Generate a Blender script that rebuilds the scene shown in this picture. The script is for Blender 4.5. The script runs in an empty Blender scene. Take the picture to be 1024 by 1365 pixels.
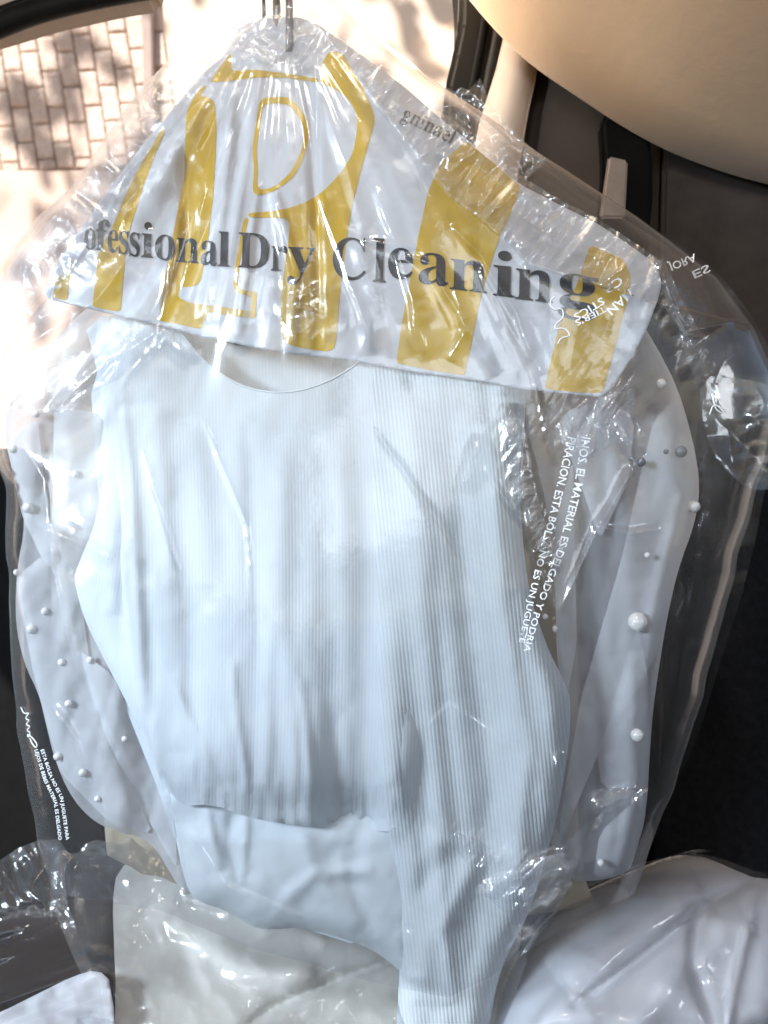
import bpy, bmesh, math, random
import numpy as np
from mathutils import Vector, Matrix
from mathutils.geometry import delaunay_2d_cdt
random.seed(5)
SC = bpy.context.scene
COL = SC.collection
F = 1100.0; CX = 512.0; CY = 682.5; CZ = 1.15

def P3(px, py, d):
    px = np.asarray(px, float); py = np.asarray(py, float); d = np.asarray(d, float) + 0*px
    return np.stack([(px-CX)*d/F, d, CZ-(py-CY)*d/F], -1)

def base(px, py):                      # the hanging plane: turned a little, right side nearer
    return 0.76 - 0.035*(np.asarray(px, float)-512)/512 + 0*np.asarray(py, float)

# ------------------------------------------------------------------ noise
_R = np.random.RandomState(11).rand(64, 256, 256)*2-1
def vn(x, y, s=0):
    x = np.asarray(x, float)+s*17.31; y = np.asarray(y, float)+s*5.77
    xi = np.floor(x).astype(int); yi = np.floor(y).astype(int)
    fx = x-xi; fy = y-yi
    fx = fx*fx*fx*(fx*(fx*6-15)+10); fy = fy*fy*fy*(fy*(fy*6-15)+10)
    T = _R[s % 64]
    a = T[yi % 256, xi % 256]; b = T[yi % 256, (xi+1) % 256]
    c = T[(yi+1) % 256, xi % 256]; d = T[(yi+1) % 256, (xi+1) % 256]
    return (a*(1-fx)+b*fx)*(1-fy)+(c*(1-fx)+d*fx)*fy
def fbm(x, y, s=0, o=3):
    r = 0; a = 1.0
    for k in range(o):
        r = r+a*vn(x*2**k, y*2**k, s+k); a *= .5
    return r
def crease(x, y, s=0):                 # facets with sharp folds, 0..1
    return 1-np.abs(vn(x, y, s))*1.6
def facet(x, y, s=0):                 # flat facets meeting in sharp folds, as crushed film has
    rs = np.random.RandomState(900+s); r = 0
    x = np.asarray(x, float); y = np.asarray(y, float)
    for k in range(5):
        th = rs.rand()*math.pi; sc = rs.uniform(.6, 1.8); ph = rs.rand()*9
        u = (x*math.cos(th)+y*math.sin(th))/sc+ph+.8*vn(x/2.7, y/2.7, s+k)
        r = r+np.abs(u % 2-1)*np.clip(.45+.9*vn(x/2.1, y/2.1, s+9+k), 0, 1)
    return r/2.2
def rotn(x, y, a):
    c, s = math.cos(a), math.sin(a)
    return x*c+y*s, -x*s+y*c
def segdist(px, py, pts):
    best = np.full(np.shape(px), 1e9); t_at = np.zeros(np.shape(px)); side = np.zeros(np.shape(px))
    L = 0
    for (x0, y0), (x1, y1) in zip(pts[:-1], pts[1:]):
        dx, dy = x1-x0, y1-y0; l2 = dx*dx+dy*dy+1e-9
        t = np.clip(((px-x0)*dx+(py-y0)*dy)/l2, 0, 1)
        d = np.hypot(px-x0-t*dx, py-y0-t*dy)
        m = d < best
        best = np.where(m, d, best); t_at = np.where(m, L+t*math.sqrt(l2), t_at)
        side = np.where(m, np.sign((px-x0)*dy-(py-y0)*dx), side)
        L += math.sqrt(l2)
    return best, t_at/L, side
def stroke(px, py, pts, w, h, sharp=True):
    d, t, _ = segdist(px, py, pts)
    e = np.sqrt(np.clip(np.minimum(t, 1-t)*6, 0, 1))
    if sharp: return h*np.exp(-d/w)*e
    return h*np.exp(-(d/w)**2)*e
def sm(a, b, x):
    t = np.clip((x-a)/(b-a), 0, 1); return t*t*(3-2*t)
def polydist(px, py, poly):
    d, _, _ = segdist(px, py, list(poly)+[poly[0]]); return d
def inside(px, py, poly):
    px = np.asarray(px, float); py = np.asarray(py, float)
    r = np.zeros(px.shape, bool); n = len(poly)
    for i in range(n):
        x0, y0 = poly[i]; x1, y1 = poly[(i+1) % n]
        if y0 == y1: continue
        c = ((y0 > py) != (y1 > py)) & (px < (x1-x0)*(py-y0)/(y1-y0)+x0)
        r ^= c
    return r
def soft_poly(pts, cap=4.):             # corners eased by at most cap
    q = []; m = len(pts)
    for i in range(m):
        p = pts[i]
        for o_ in (pts[i-1], pts[(i+1) % m]):
            l = math.hypot(o_[0]-p[0], o_[1]-p[1])+1e-9; t = min(.25, cap/l); q.append((p[0]+(o_[0]-p[0])*t, p[1]+(o_[1]-p[1])*t))
    return q
def smooth_poly(pts, n=2, closed=True):  # Chaikin
    for _ in range(n):
        q = []
        m = len(pts)
        for i in range(m if closed else m-1):
            a = pts[i]; b = pts[(i+1) % m]
            q.append((a[0]*.75+b[0]*.25, a[1]*.75+b[1]*.25)); q.append((a[0]*.25+b[0]*.75, a[1]*.25+b[1]*.75))
        if not closed: q = [pts[0]]+q+[pts[-1]]
        pts = q
    return pts

# ------------------------------------------------------------------ objects
def link(name, me, mat=None, parent=None):
    o = bpy.data.objects.new(name, me); COL.objects.link(o)
    if mat is not None: me.materials.append(mat)
    if parent is not None: o.parent = parent
    return o
def thing(name, label, cat, loc=(0, 0, 0), group=None):
    o = bpy.data.objects.new(name, None); COL.objects.link(o); o.location = loc; o.empty_display_size = .05
    o['label'] = label; o['category'] = cat
    if group: o['group'] = group
    return o
def adopt(child, root):
    child.parent = root
    child.matrix_parent_inverse = Matrix.Translation(-Vector(root.location))
    return child
def mk(name, co, faces, mat, root=None, uv=None, smooth=True, attr=None):
    me = bpy.data.meshes.new(name)
    co = np.asarray(co, np.float32)
    if isinstance(faces, np.ndarray):
        nf = len(faces); k = faces.shape[1]
        me.vertices.add(len(co)); me.vertices.foreach_set('co', co.ravel())
        me.loops.add(nf*k); me.loops.foreach_set('vertex_index', faces.astype(np.int32).ravel())
        me.polygons.add(nf); me.polygons.foreach_set('loop_start', np.arange(0, nf*k, k, dtype=np.int32))
        me.polygons.foreach_set('loop_total', np.full(nf, k, np.int32))
        me.update(calc_edges=True); me.validate()
    else:
        me.from_pydata([tuple(map(float, c)) for c in co], [], [tuple(f) for f in faces]); me.update()
    if smooth: me.polygons.foreach_set('use_smooth', np.ones(len(me.polygons), bool))
    if uv is not None:
        l = me.uv_layers.new(name='UVMap'); vi = np.empty(len(me.loops), np.int32); me.loops.foreach_get('vertex_index', vi)
        l.data.foreach_set('uv', np.asarray(uv, np.float32)[vi].ravel())
    if attr:
        for k_, v_ in attr.items():
            a = me.attributes.new(k_, 'FLOAT', 'POINT'); a.data.foreach_set('value', np.asarray(v_, np.float32))
    o = link(name, me, mat)
    if root is not None: adopt(o, root)
    return o
def grid(px, py):
    nr, nc = px.shape
    i = np.arange(nr*nc).reshape(nr, nc)
    return np.stack([i[:-1, :-1], i[1:, :-1], i[1:, 1:], i[:-1, 1:]], -1).reshape(-1, 4)
def tri_poly(poly, step, holes=()):
    xs = [p[0] for p in poly]; ys = [p[1] for p in poly]
    def dens(pl):
        out = []
        for i in range(len(pl)):
            a = pl[i]; b = pl[(i+1) % len(pl)]; n = max(1, int(math.hypot(b[0]-a[0], b[1]-a[1])/step))
            for k in range(n): out.append((a[0]+(b[0]-a[0])*k/n, a[1]+(b[1]-a[1])*k/n))
        return out
    loops = [dens(poly)]+[dens(h) for h in holes]
    pts = []; edges = []
    for lp in loops:
        s = len(pts); pts += lp; edges += [(s+i, s+(i+1) % len(lp)) for i in range(len(lp))]
    gx, gy = np.meshgrid(np.arange(min(xs), max(xs), step), np.arange(min(ys), max(ys), step))
    gx = gx.ravel().astype(float); gy = gy.ravel().astype(float)
    rs = np.random.RandomState(3); gx += rs.uniform(-.12, .12, gx.shape)*step; gy += rs.uniform(-.12, .12, gy.shape)*step
    m = inside(gx, gy, poly)
    for h in holes: m &= ~inside(gx, gy, h)
    gx, gy = gx[m], gy[m]
    dd = np.full(gx.shape, 1e9)
    for lp in [poly]+list(holes): dd = np.minimum(dd, polydist(gx, gy, lp))
    gx, gy = gx[dd > step*.5], gy[dd > step*.5]
    pts += list(zip(gx.tolist(), gy.tolist()))
    r = delaunay_2d_cdt([Vector(p) for p in pts], edges, [], 1 if not holes else 1, 1e-4)
    V = np.array([(v.x, v.y) for v in r[0]]); Fc = np.array([f for f in r[2] if len(f) == 3])
    if holes:
        c = V[Fc].mean(1)
        k = np.ones(len(Fc), bool)
        for h in holes: k &= ~inside(c[:, 0], c[:, 1], h)
        Fc = Fc[k]
    # face the camera: image y grows down
    a = V[Fc[:, 0]]; b = V[Fc[:, 1]]; c = V[Fc[:, 2]]
    cr = (b[:, 0]-a[:, 0])*(c[:, 1]-a[:, 1])-(b[:, 1]-a[:, 1])*(c[:, 0]-a[:, 0])
    Fc[cr > 0] = Fc[cr > 0][:, ::-1]
    return V, Fc
def sheet(name, poly, dfn, mat, root, step=5, back=None, uv=None, holes=(), attr=None, warp=None):
    """a cloth piece: front sheet with depth dfn(px,py), optional back sheet making it a closed body"""
    V, Fc = tri_poly(poly, step, holes)
    x, y = V[:, 0], V[:, 1]
    co = P3(x, y, dfn(x, y)); uvs = uv(x, y) if uv else np.stack([x/100, -y/100], -1)
    at = attr(x, y) if attr else None
    if back is not None:
        b = P3(x, y, back(x, y)); n = len(co)
        co = np.concatenate([co, b]); Fb = Fc[:, ::-1]+n
        cnt = {}
        for f in Fc:
            for a, c in ((f[0], f[1]), (f[1], f[2]), (f[2], f[0])):
                cnt[(a, c)] = 1
        rim = [(a, c) for (a, c) in cnt if (c, a) not in cnt]
        rt = [t for a, c in rim for t in ((c, a, a+n), (c, a+n, c+n))]
        Fc = np.concatenate([Fc, Fb, np.array(rt)])
        uvs = np.concatenate([uvs, uvs])
        if at: at = {k: np.concatenate([v, v]) for k, v in at.items()}
    return mk(name, co, Fc, mat, root, uvs, True, at)
def tube(name, pts, r, mat, root=None, seg=10, closed=False, taper=None):
    pts = [Vector(p) for p in pts]; n = len(pts); co = []; fs = []
    up = Vector((0, 1, 0.13)).normalized()
    for i, p in enumerate(pts):
        t = (pts[min(i+1, n-1)]-pts[max(i-1, 0)])
        if closed: t = pts[(i+1) % n]-pts[i-1]
        t.normalize(); a = t.cross(up)
        if a.length < 1e-4: a = t.cross(Vector((1, 0, 0)))
        a.normalize(); b = t.cross(a)
        rr = r if taper is None else taper[i]
        for k in range(seg):
            th = 2*math.pi*k/seg; co.append(p+a*math.cos(th)*rr+b*math.sin(th)*rr)
    for i in range(n if closed else n-1):
        j = (i+1) % n
        for k in range(seg): fs.append((i*seg+k, i*seg+(k+1) % seg, j*seg+(k+1) % seg, j*seg+k))
    if not closed: fs += [tuple(range(seg))[::-1], tuple(range((n-1)*seg, n*seg))]
    return mk(name, [tuple(c) for c in co], fs, mat, root)
def slab(name, poly, d0, d1, mat, root, bev=.004, dfn=None, smooth=False):
    """outline in the picture at depth d0, thickened away to d1 (a solid piece)"""
    bm = bmesh.new()
    fr = [bm.verts.new(tuple(P3(x, y, (dfn(x, y) if dfn else d0)))) for x, y in poly]
    bk = [bm.verts.new(tuple(P3(x, y, (dfn(x, y) if dfn else d0))+np.array([0, d1-d0, 0]))) for x, y in poly]
    n = len(fr); bm.faces.new(fr); bm.faces.new(bk[::-1])
    for i in range(n): bm.faces.new((fr[i], bk[i], bk[(i+1) % n], fr[(i+1) % n]))
    bmesh.ops.recalc_face_normals(bm, faces=bm.faces)
    if bev: bmesh.ops.bevel(bm, geom=[e for e in bm.edges], offset=bev, segments=3, affect='EDGES', clamp_overlap=True)
    me = bpy.data.meshes.new(name); bm.to_mesh(me); bm.free()
    for p in me.polygons: p.use_smooth = smooth
    o = link(name, me, mat)
    if root is not None: adopt(o, root)
    return o

# ------------------------------------------------------------------ materials
class NT:
    def __init__(s, name):
        s.m = bpy.data.materials.new(name); s.m.use_nodes = True; s.t = s.m.node_tree; s.t.nodes.clear()
        s.out = s.t.nodes.new('ShaderNodeOutputMaterial')
    def n(s, ty, **kw):
        nd = s.t.nodes.new(ty)
        for k, v in kw.items():
            if hasattr(nd, k): setattr(nd, k, v)
            else: raise AttributeError(k)
        return nd
    def set(s, nd, **kw):
        for k, v in kw.items():
            k = k.replace('_', ' ')
            if hasattr(v, 'is_output'): s.t.links.new(v, nd.inputs[k])
            else: nd.inputs[k].default_value = v
        return nd
    def l(s, a, b): s.t.links.new(a, b)
    def coord(s, scale=(1, 1, 1), which='Object'):
        c = s.n('ShaderNodeTexCoord'); m = s.n('ShaderNodeMapping'); s.l(c.outputs[which], m.inputs[0]); m.inputs['Scale'].default_value = scale
        return m.outputs[0]
    def noise(s, vec, scale, detail=4, rough=.55, dist=0):
        x = s.n('ShaderNodeTexNoise'); s.l(vec, x.inputs['Vector'])
        x.inputs['Scale'].default_value = scale; x.inputs['Detail'].default_value = detail; x.inputs['Roughness'].default_value = rough; x.inputs['Distortion'].default_value = dist
        return x.outputs['Fac']
    def ramp(s, fac, stops):
        r = s.n('ShaderNodeValToRGB'); s.l(fac, r.inputs[0]); e = r.color_ramp.elements
        while len(e) < len(stops): e.new(.5)
        for k, (p, c) in enumerate(stops): e[k].position = p; e[k].color = (c if len(c) == 4 else (*c, 1)) if hasattr(c, '__len__') else (c, c, c, 1)
        return r.outputs[0]
    def math(s, op, a, b=None, c=None):
        m = s.n('ShaderNodeMath', operation=op)
        for i, v in enumerate((a, b, c)):
            if v is None: continue
            if hasattr(v, 'is_output'): s.l(v, m.inputs[i])
            else: m.inputs[i].default_value = v
        return m.outputs[0]
    def bump(s, h, strength=.3, dist=.001, nrm=None):
        b = s.n('ShaderNodeBump'); s.l(h, b.inputs['Height']); b.inputs['Strength'].default_value = strength; b.inputs['Distance'].default_value = dist
        if nrm is not None: s.l(nrm, b.inputs['Normal'])
        return b.outputs[0]
    def done(s, shader): s.l(shader, s.out.inputs[0]); return s.m

def plain(name, col, rough=.6, var=.12, scale=30, bumps=.15, bdist=.001, metal=0, spec=.4, sheen=0, trans=None):
    t = NT(name); v = t.coord(); n = t.noise(v, scale, 5)
    c = t.ramp(n, [(.3, tuple(x*(1-var) for x in col)), (.7, tuple(min(1, x*(1+var)) for x in col))])
    p = t.n('ShaderNodeBsdfPrincipled'); t.l(c, p.inputs['Base Color'])
    t.set(p, Roughness=rough, Metallic=metal); p.inputs['Specular IOR Level'].default_value = spec
    if sheen: p.inputs['Sheen Weight'].default_value = sheen
    if bumps: t.l(t.bump(t.noise(v, scale*8, 3), bumps, bdist), p.inputs['Normal'])
    return t.done(p.outputs[0])

def cloth_mat(name, col, transl=.3, clear=0.0, rib=None, rough=.85, sheen=.15, weave=1500, col2=None, glos=0, ribs=.4, ribc=.35):
    t = NT(name); v = t.coord()
    n = t.noise(v, 9, 4)
    c2 = col2 or tuple(x*.93 for x in col)
    c = t.ramp(n, [(.35, c2), (.65, col)])
    fine = t.noise(v, weave, 2)
    if rib:
        uv = t.n('ShaderNodeTexCoord').outputs['UV']
        sp = t.n('ShaderNodeSeparateXYZ'); t.l(uv, sp.inputs[0])
        w = t.math('SINE', t.math('MULTIPLY', sp.outputs[0], rib*2*math.pi))
        w = t.math('POWER', t.math('MULTIPLY_ADD', w, .5, .5), .7)
        # knitted stitches along each rib
        st = t.math('SINE', t.math('MULTIPLY', sp.outputs[1], rib*2.6*math.pi))
        h = t.math('MULTIPLY_ADD', st, .05, w)
        h = t.math('MULTIPLY_ADD', fine, .5, h)
        nr = t.bump(h, ribs, .0011)
        # shade in the gaps between ribs, darkened into the colour
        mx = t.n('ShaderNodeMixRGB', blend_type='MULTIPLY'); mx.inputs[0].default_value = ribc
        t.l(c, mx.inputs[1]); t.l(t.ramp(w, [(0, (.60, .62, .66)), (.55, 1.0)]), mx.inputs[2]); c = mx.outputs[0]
    else:
        wr = t.math('ABSOLUTE', t.math('SUBTRACT', t.noise(v, 22, 3, .5, .2), .5))
        nr = t.bump(fine, .45, .0008, t.bump(wr, .22, .008))
    p = t.n('ShaderNodeBsdfPrincipled'); t.l(c, p.inputs['Base Color']); t.set(p, Roughness=rough); p.inputs['Specular IOR Level'].default_value = .25+glos
    p.inputs['Sheen Weight'].default_value = sheen; t.l(nr, p.inputs['Normal'])
    tr = t.n('ShaderNodeBsdfTranslucent'); t.l(c, tr.inputs[0]); t.l(nr, tr.inputs['Normal'])
    m = t.n('ShaderNodeMixShader'); m.inputs[0].default_value = transl; t.l(p.outputs[0], m.inputs[1]); t.l(tr.outputs[0], m.inputs[2])
    o = m.outputs[0]
    if clear:
        lw = t.n('ShaderNodeLayerWeight'); lw.inputs[0].default_value = .35
        f = t.math('MULTIPLY', t.math('SUBTRACT', 1.0, lw.outputs['Facing']), clear)
        tp = t.n('ShaderNodeBsdfTransparent'); m2 = t.n('ShaderNodeMixShader'); t.l(f, m2.inputs[0]); t.l(o, m2.inputs[1]); t.l(tp.outputs[0], m2.inputs[2]); o = m2.outputs[0]
    return t.done(o)

def film_mat(name, haze=.05, tint=(.97, .98, 1.0), gloss=.10, rough=.045, micro=.35):
    """thin clear polythene: mirror gloss over a clear, faintly milky sheet"""
    t = NT(name); v = t.coord()
    at = t.n('ShaderNodeAttribute', attribute_name='crumple')
    cr = at.outputs['Fac']
    n1 = t.noise(v, 60, 3, .5, .6); n2 = t.noise(v, 230, 3, .6, 1.2)
    rid = t.math('ABSOLUTE', t.math('SUBTRACT', n1, .5)); rid2 = t.math('ABSOLUTE', t.math('SUBTRACT', n2, .5))
    h = t.math('MULTIPLY_ADD', rid2, .35, rid)
    h2 = t.math('MULTIPLY', h, t.math('MULTIPLY_ADD', cr, .35, .05))
    nr = t.bump(h2, micro, .012)
    lw = t.n('ShaderNodeFresnel'); lw.inputs[0].default_value = 1.4; t.l(nr, lw.inputs['Normal'])
    g = t.n('ShaderNodeBsdfGlossy'); g.inputs[0].default_value = (1, 1, 1, 1); t.l(nr, g.inputs['Normal'])
    t.l(t.math('MULTIPLY_ADD', cr, .03, rough), g.inputs['Roughness'])
    tp = t.n('ShaderNodeBsdfTransparent'); tp.inputs[0].default_value = (*tint, 1)
    d = t.n('ShaderNodeBsdfDiffuse'); d.inputs[0].default_value = (.9, .9, .92, 1); t.l(nr, d.inputs['Normal'])
    tl = t.n('ShaderNodeBsdfTranslucent'); tl.inputs[0].default_value = (.9, .9, .92, 1); t.l(nr, tl.inputs['Normal'])
    ms = t.n('ShaderNodeMixShader'); ms.inputs[0].default_value = .5; t.l(d.outputs[0], ms.inputs[1]); t.l(tl.outputs[0], ms.inputs[2])
    mh = t.n('ShaderNodeMixShader')
    lf = t.n('ShaderNodeLayerWeight'); lf.inputs[0].default_value = .4
    hz = t.math('MULTIPLY_ADD', t.math('POWER', lf.outputs['Facing'], 3.0), .12, haze)
    hz = t.math('MULTIPLY_ADD', cr, .11, hz)
    t.l(hz, mh.inputs[0]); t.l(tp.outputs[0], mh.inputs[1]); t.l(ms.outputs[0], mh.inputs[2])
    g2 = t.n('ShaderNodeBsdfGlossy'); g2.inputs['Roughness'].default_value = .32; t.l(nr, g2.inputs['Normal'])
    gm_ = t.n('ShaderNodeMixShader'); gm_.inputs[0].default_value = .4; t.l(g.outputs[0], gm_.inputs[1]); t.l(g2.outputs[0], gm_.inputs[2]); g = gm_
    mg = t.n('ShaderNodeMixShader')
    fr = t.math('MINIMUM', t.math('MULTIPLY_ADD', lw.outputs[0], 1.0, gloss), .42)
    fr = t.math('MAXIMUM', fr, 0.0); t.l(fr, mg.inputs[0]); t.l(mh.outputs[0], mg.inputs[1]); t.l(g.outputs[0], mg.inputs[2])
    return t.done(mg.outputs[0])

M = {}
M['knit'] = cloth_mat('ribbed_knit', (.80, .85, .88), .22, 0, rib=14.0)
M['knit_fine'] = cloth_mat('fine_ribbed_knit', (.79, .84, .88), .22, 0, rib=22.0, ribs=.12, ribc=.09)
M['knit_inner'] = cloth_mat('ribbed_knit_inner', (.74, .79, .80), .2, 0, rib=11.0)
M['hem'] = cloth_mat('smooth_knit', (.82, .87, .90), .2, 0)
M['organza'] = cloth_mat('sheer_blouse', (.84, .84, .88), .45, .52, weave=900, rough=.6, sheen=.3)
M['organza_thick'] = cloth_mat('sheer_blouse_folds', (.84, .85, .88), .4, .45, weave=900, rough=.6, sheen=.3)
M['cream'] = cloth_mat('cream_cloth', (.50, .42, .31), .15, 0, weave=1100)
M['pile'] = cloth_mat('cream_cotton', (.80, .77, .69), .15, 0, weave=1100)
M['satin'] = cloth_mat('white_satin', (.70, .70, .73), .12, 0, weave=1400, rough=.5, sheen=.2, glos=.2)
M['film'] = film_mat('clear_polythene', .028, gloss=.04)
M['film_back'] = film_mat('clear_polythene_back', .006, gloss=-.012)
M['film_edge'] = film_mat('clear_polythene_folded', .010, gloss=.05)
M['film_low'] = film_mat('clear_polythene_low', .02, gloss=.03, rough=.07, micro=.25)
def paper_mat(name, col, rough=.35, transl=.25):
    t = NT(name); v = t.coord(); n = t.noise(v, 40, 4)
    c = t.ramp(n, [(.3, tuple(x*.95 for x in col)), (.7, col)])
    nr = t.bump(t.noise(v, 130, 3, .5, .8), .12, .003)
    p = t.n('ShaderNodeBsdfPrincipled'); t.l(c, p.inputs['Base Color']); t.set(p, Roughness=rough); t.l(nr, p.inputs['Normal'])
    p.inputs['Coat Weight'].default_value = .35; p.inputs['Coat Roughness'].default_value = .15
    tr = t.n('ShaderNodeBsdfTranslucent'); t.l(c, tr.inputs[0])
    m = t.n('ShaderNodeMixShader'); m.inputs[0].default_value = transl; t.l(p.outputs[0], m.inputs[1]); t.l(tr.outputs[0], m.inputs[2])
    return t.done(m.outputs[0])
M['paper'] = paper_mat('printed_white', (.66, .68, .72))
M['gold'] = paper_mat('gold_ink', (.66, .42, .025), .3, .2)
M['ink'] = plain('black_ink', (.018, .02, .025), .4, .2, 60, .1)
M['wink'] = plain('white_ink', (.85, .86, .88), .5, .05, 60, 0)
M['pearl'] = plain('pearl', (.82, .80, .78), .12, .04, 200, 0, spec=.8)
M['pearl'].node_tree.nodes['Principled BSDF'].inputs['Coat Weight'].default_value = 1
M['pearl_dark'] = plain('grey_bead', (.16, .17, .19), .2, .1, 200, 0, spec=.8)
M['steel'] = plain('hook_steel', (.10, .09, .09), .3, .1, 80, .1, metal=.8)
M['headliner'] = plain('headliner_fabric', (.56, .37, .22), .95, .05, 6, .5, .0012, sheen=.3)
M['blackplastic'] = plain('black_plastic', (.004, .004, .0045), .8, .2, 40, .25, .0006, spec=.08)
M['rubber'] = plain('window_rubber', (.008, .008, .008), .6, .15, 40, .1, spec=.15)
M['trim'] = plain('tan_trim', (.52, .43, .36), .55, .06, 30, .3, .0005)
M['seat'] = plain('seat_fabric', (.011, .011, .013), .95, .3, 120, .6, .002, spec=.1)
M['darktrim'] = plain('dark_brown_trim', (.032, .026, .023), .8, .15, 20, .3, .0008, spec=.2)
M['darktrim2'] = plain('dark_grey_trim', (.05, .041, .038), .85, .2, 24, .4, .001, spec=.2)
M['belt'] = plain('belt_webbing', (.24, .20, .18), .8, .1, 60, .4)
M['label'] = plain('label_black', (.02, .02, .022), .7, .2, 90, .3)
M['render'] = plain('pale_render', (.74, .62, .52), .9, .05, 3, .5, .004)
M['renderpink'] = plain('pink_render', (.60, .48, .42), .9, .06, 3, .5, .004)
M['mortar'] = plain('mortar', (.36, .27, .23), .95, .15, 20, .5, .003)
M['post'] = plain('grey_post', (.34, .27, .25), .7, .08, 12, .3, .002)
M['ground'] = plain('paving', (.40, .34, .29), .9, .15, 3, .5, .004)
def stone_mat():
    t = NT('split_limestone'); v = t.coord()
    n = t.noise(v, 6, 3); n2 = t.noise(v, 38, 6, .65)
    mx = t.n('ShaderNodeMixRGB'); mx.inputs[0].default_value = .5; t.l(n, mx.inputs[1]); t.l(n2, mx.inputs[2])
    c = t.ramp(mx.outputs[0], [(.36, (.60, .47, .41)), (.5, (.70, .57, .50)), (.64, (.80, .69, .61))])
    p = t.n('ShaderNodeBsdfPrincipled'); t.l(c, p.inputs['Base Color']); t.set(p, Roughness=.9)
    t.l(t.bump(t.noise(v, 26, 8, .7, .4), .8, .02), p.inputs['Normal'])
    return t.done(p.outputs[0])
M['stone'] = stone_mat()
def leaf_mat():
    t = NT('leaf'); v = t.coord(); n = t.noise(v, 3, 2)
    c = t.ramp(n, [(.3, (.03, .07, .015)), (.7, (.08, .13, .03))])
    p = t.n('ShaderNodeBsdfPrincipled'); t.l(c, p.inputs['Base Color']); t.set(p, Roughness=.5)
    return t.done(p.outputs[0])
M['leaf'] = leaf_mat(); M['bark'] = plain('bark', (.12, .08, .05), .9, .3, 20, .8, .01)

# ================================================================== OUTSIDE
WD = 4.0
def wallpt(u, v):  # tile space to picture space: courses run down, leaning a little
    return 5+u*24.2+v*7.6, -70+v*47.5-u*1.2
bm = bmesh.new()
rs = random.Random(8)
for i in range(-34, 12):
    off = {0: 0, 1: .52}[i % 2] + rs.uniform(-.06, .06)
    for j in range(-2, 7):
        a0, a1 = j+off, j+off+1
        if a0 > 6.2: continue
        a1 = min(a1, 6.25)
        if i > 7.2: continue
        q = [wallpt(i+.022, a0+.012), wallpt(i+.978, a0+.012), wallpt(i+.978, a1-.012), wallpt(i+.022, a1-.012)]
        n = 10; m_ = 20; dz = rs.uniform(0, .012)
        g = []
        for r in range(m_+1):
            row = []
            for c in range(n+1):
                s, t = c/n, r/m_
                x = (q[0][0]*(1-s)+q[1][0]*s)*(1-t)+(q[3][0]*(1-s)+q[2][0]*s)*t
                y = (q[0][1]*(1-s)+q[1][1]*s)*(1-t)+(q[3][1]*(1-s)+q[2][1]*s)*t
                e = min(s, 1-s, t*1.6, (1-t)*1.6)
                x += rs.uniform(-.4, .4); y += rs.uniform(-.4, .4)
                d = WD-.022-dz-.012*min(1, e*10)+rs.uniform(-.0022, .0022)
                row.append(bm.verts.new(tuple(P3(x, y, d))))
            g.append(row)
        for r in range(m_):
            for c in range(n): bm.faces.new((g[r][c], g[r+1][c], g[r+1][c+1], g[r][c+1]))
        rim = [g[0][c] for c in range(n+1)]+[g[r][n] for r in range(1, m_+1)]+[g[m_][c] for c in range(n-1, -1, -1)]+[g[r][0] for r in range(m_-1, 0, -1)]
        bk = [bm.verts.new((v.co.x, WD+.004, v.co.z)) for v in rim]
        for k in range(len(rim)): bm.faces.new((rim[k], rim[(k+1) % len(rim)], bk[(k+1) % len(rim)], bk[k]))
bmesh.ops.recalc_face_normals(bm, faces=bm.faces)
wall = thing('stone_wall', 'sunlit split limestone wall of narrow blocks seen through the car window', 'wall', (-1.5, WD, 0))
me = bpy.data.meshes.new('stone_facing'); bm.to_mesh(me); bm.free()
for p in me.polygons: p.use_smooth = True
adopt(link('stone_facing', me, M['stone']), wall)
slab('mortar_bed', [(-800, -190), (188, -190), (214, 232), (-800, 232)], WD, WD+.2, M['mortar'], wall, 0)
slab('base_course', [(-1600, 228), (214, 226), (240, 920), (-1600, 920)], WD-.07, WD+.2, M['renderpink'], wall, .01)
slab('corner_post', [(184, -150), (197, -150), (223, 900), (212, 900)], WD-.10, WD+.2, M['post'], wall, .004)
gw = thing('plaster_wall', 'pale smooth plastered wall glowing in the sun right of the stone blocks', 'wall', (0, WD, 0))
slab('wall_face', [(200, -250), (1500, -250), (1500, 920), (226, 920)], WD-.02, WD+.2, M['render'], gw, .006)
gm = bpy.data.meshes.new('ground'); gm.from_pydata([(-60, -60, 0), (60, -60, 0), (60, 60, 0), (-60, 60, 0)], [], [(0, 1, 2, 3)])
g = link('ground', gm, M['ground']); g['kind'] = 'structure'

# ================================================================== THE CAR ROUND THE CLOTHES
car = thing('car_interior', 'car interior with beige headliner, black door pillar and dark rear seat around the hanging clothes', 'car', (0, 1.2, 0))
# headliner: curved edge against the door, sweeping up and towards the viewer
edge = smooth_poly([(560, -130), (606, -45), (640, 0), (680, 45), (720, 82), (780, 122), (840, 162), (900, 194), (960, 217), (1024, 236), (1150, 262), (1400, 280)], 2, False)
E3 = P3([e[0] for e in edge], [e[1] for e in edge], 1.06)
rows = []
for k in range(15):
    t = k/14
    a = math.sin(t*math.pi/2); b = 1-math.cos(t*math.pi/2)
    r_ = E3.copy(); r_[:, 1] -= 1.05*t**1.1; r_[:, 2] += .05*a+.16*t; r_[:, 0] += -.02*t
    if k == 0: r_[:, 1] += .02
    rows.append(r_)
lip = E3.copy(); lip[:, 1] += .05; lip[:, 2] += .02
top = E3.copy(); top[:, 1] += .06; top[:, 2] += .30
G = np.array([top, lip]+rows); nr, nc = G.shape[:2]
mk('headliner', G.reshape(-1, 3), grid(G[..., 0], G[..., 1]), M['headliner'], car)
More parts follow.
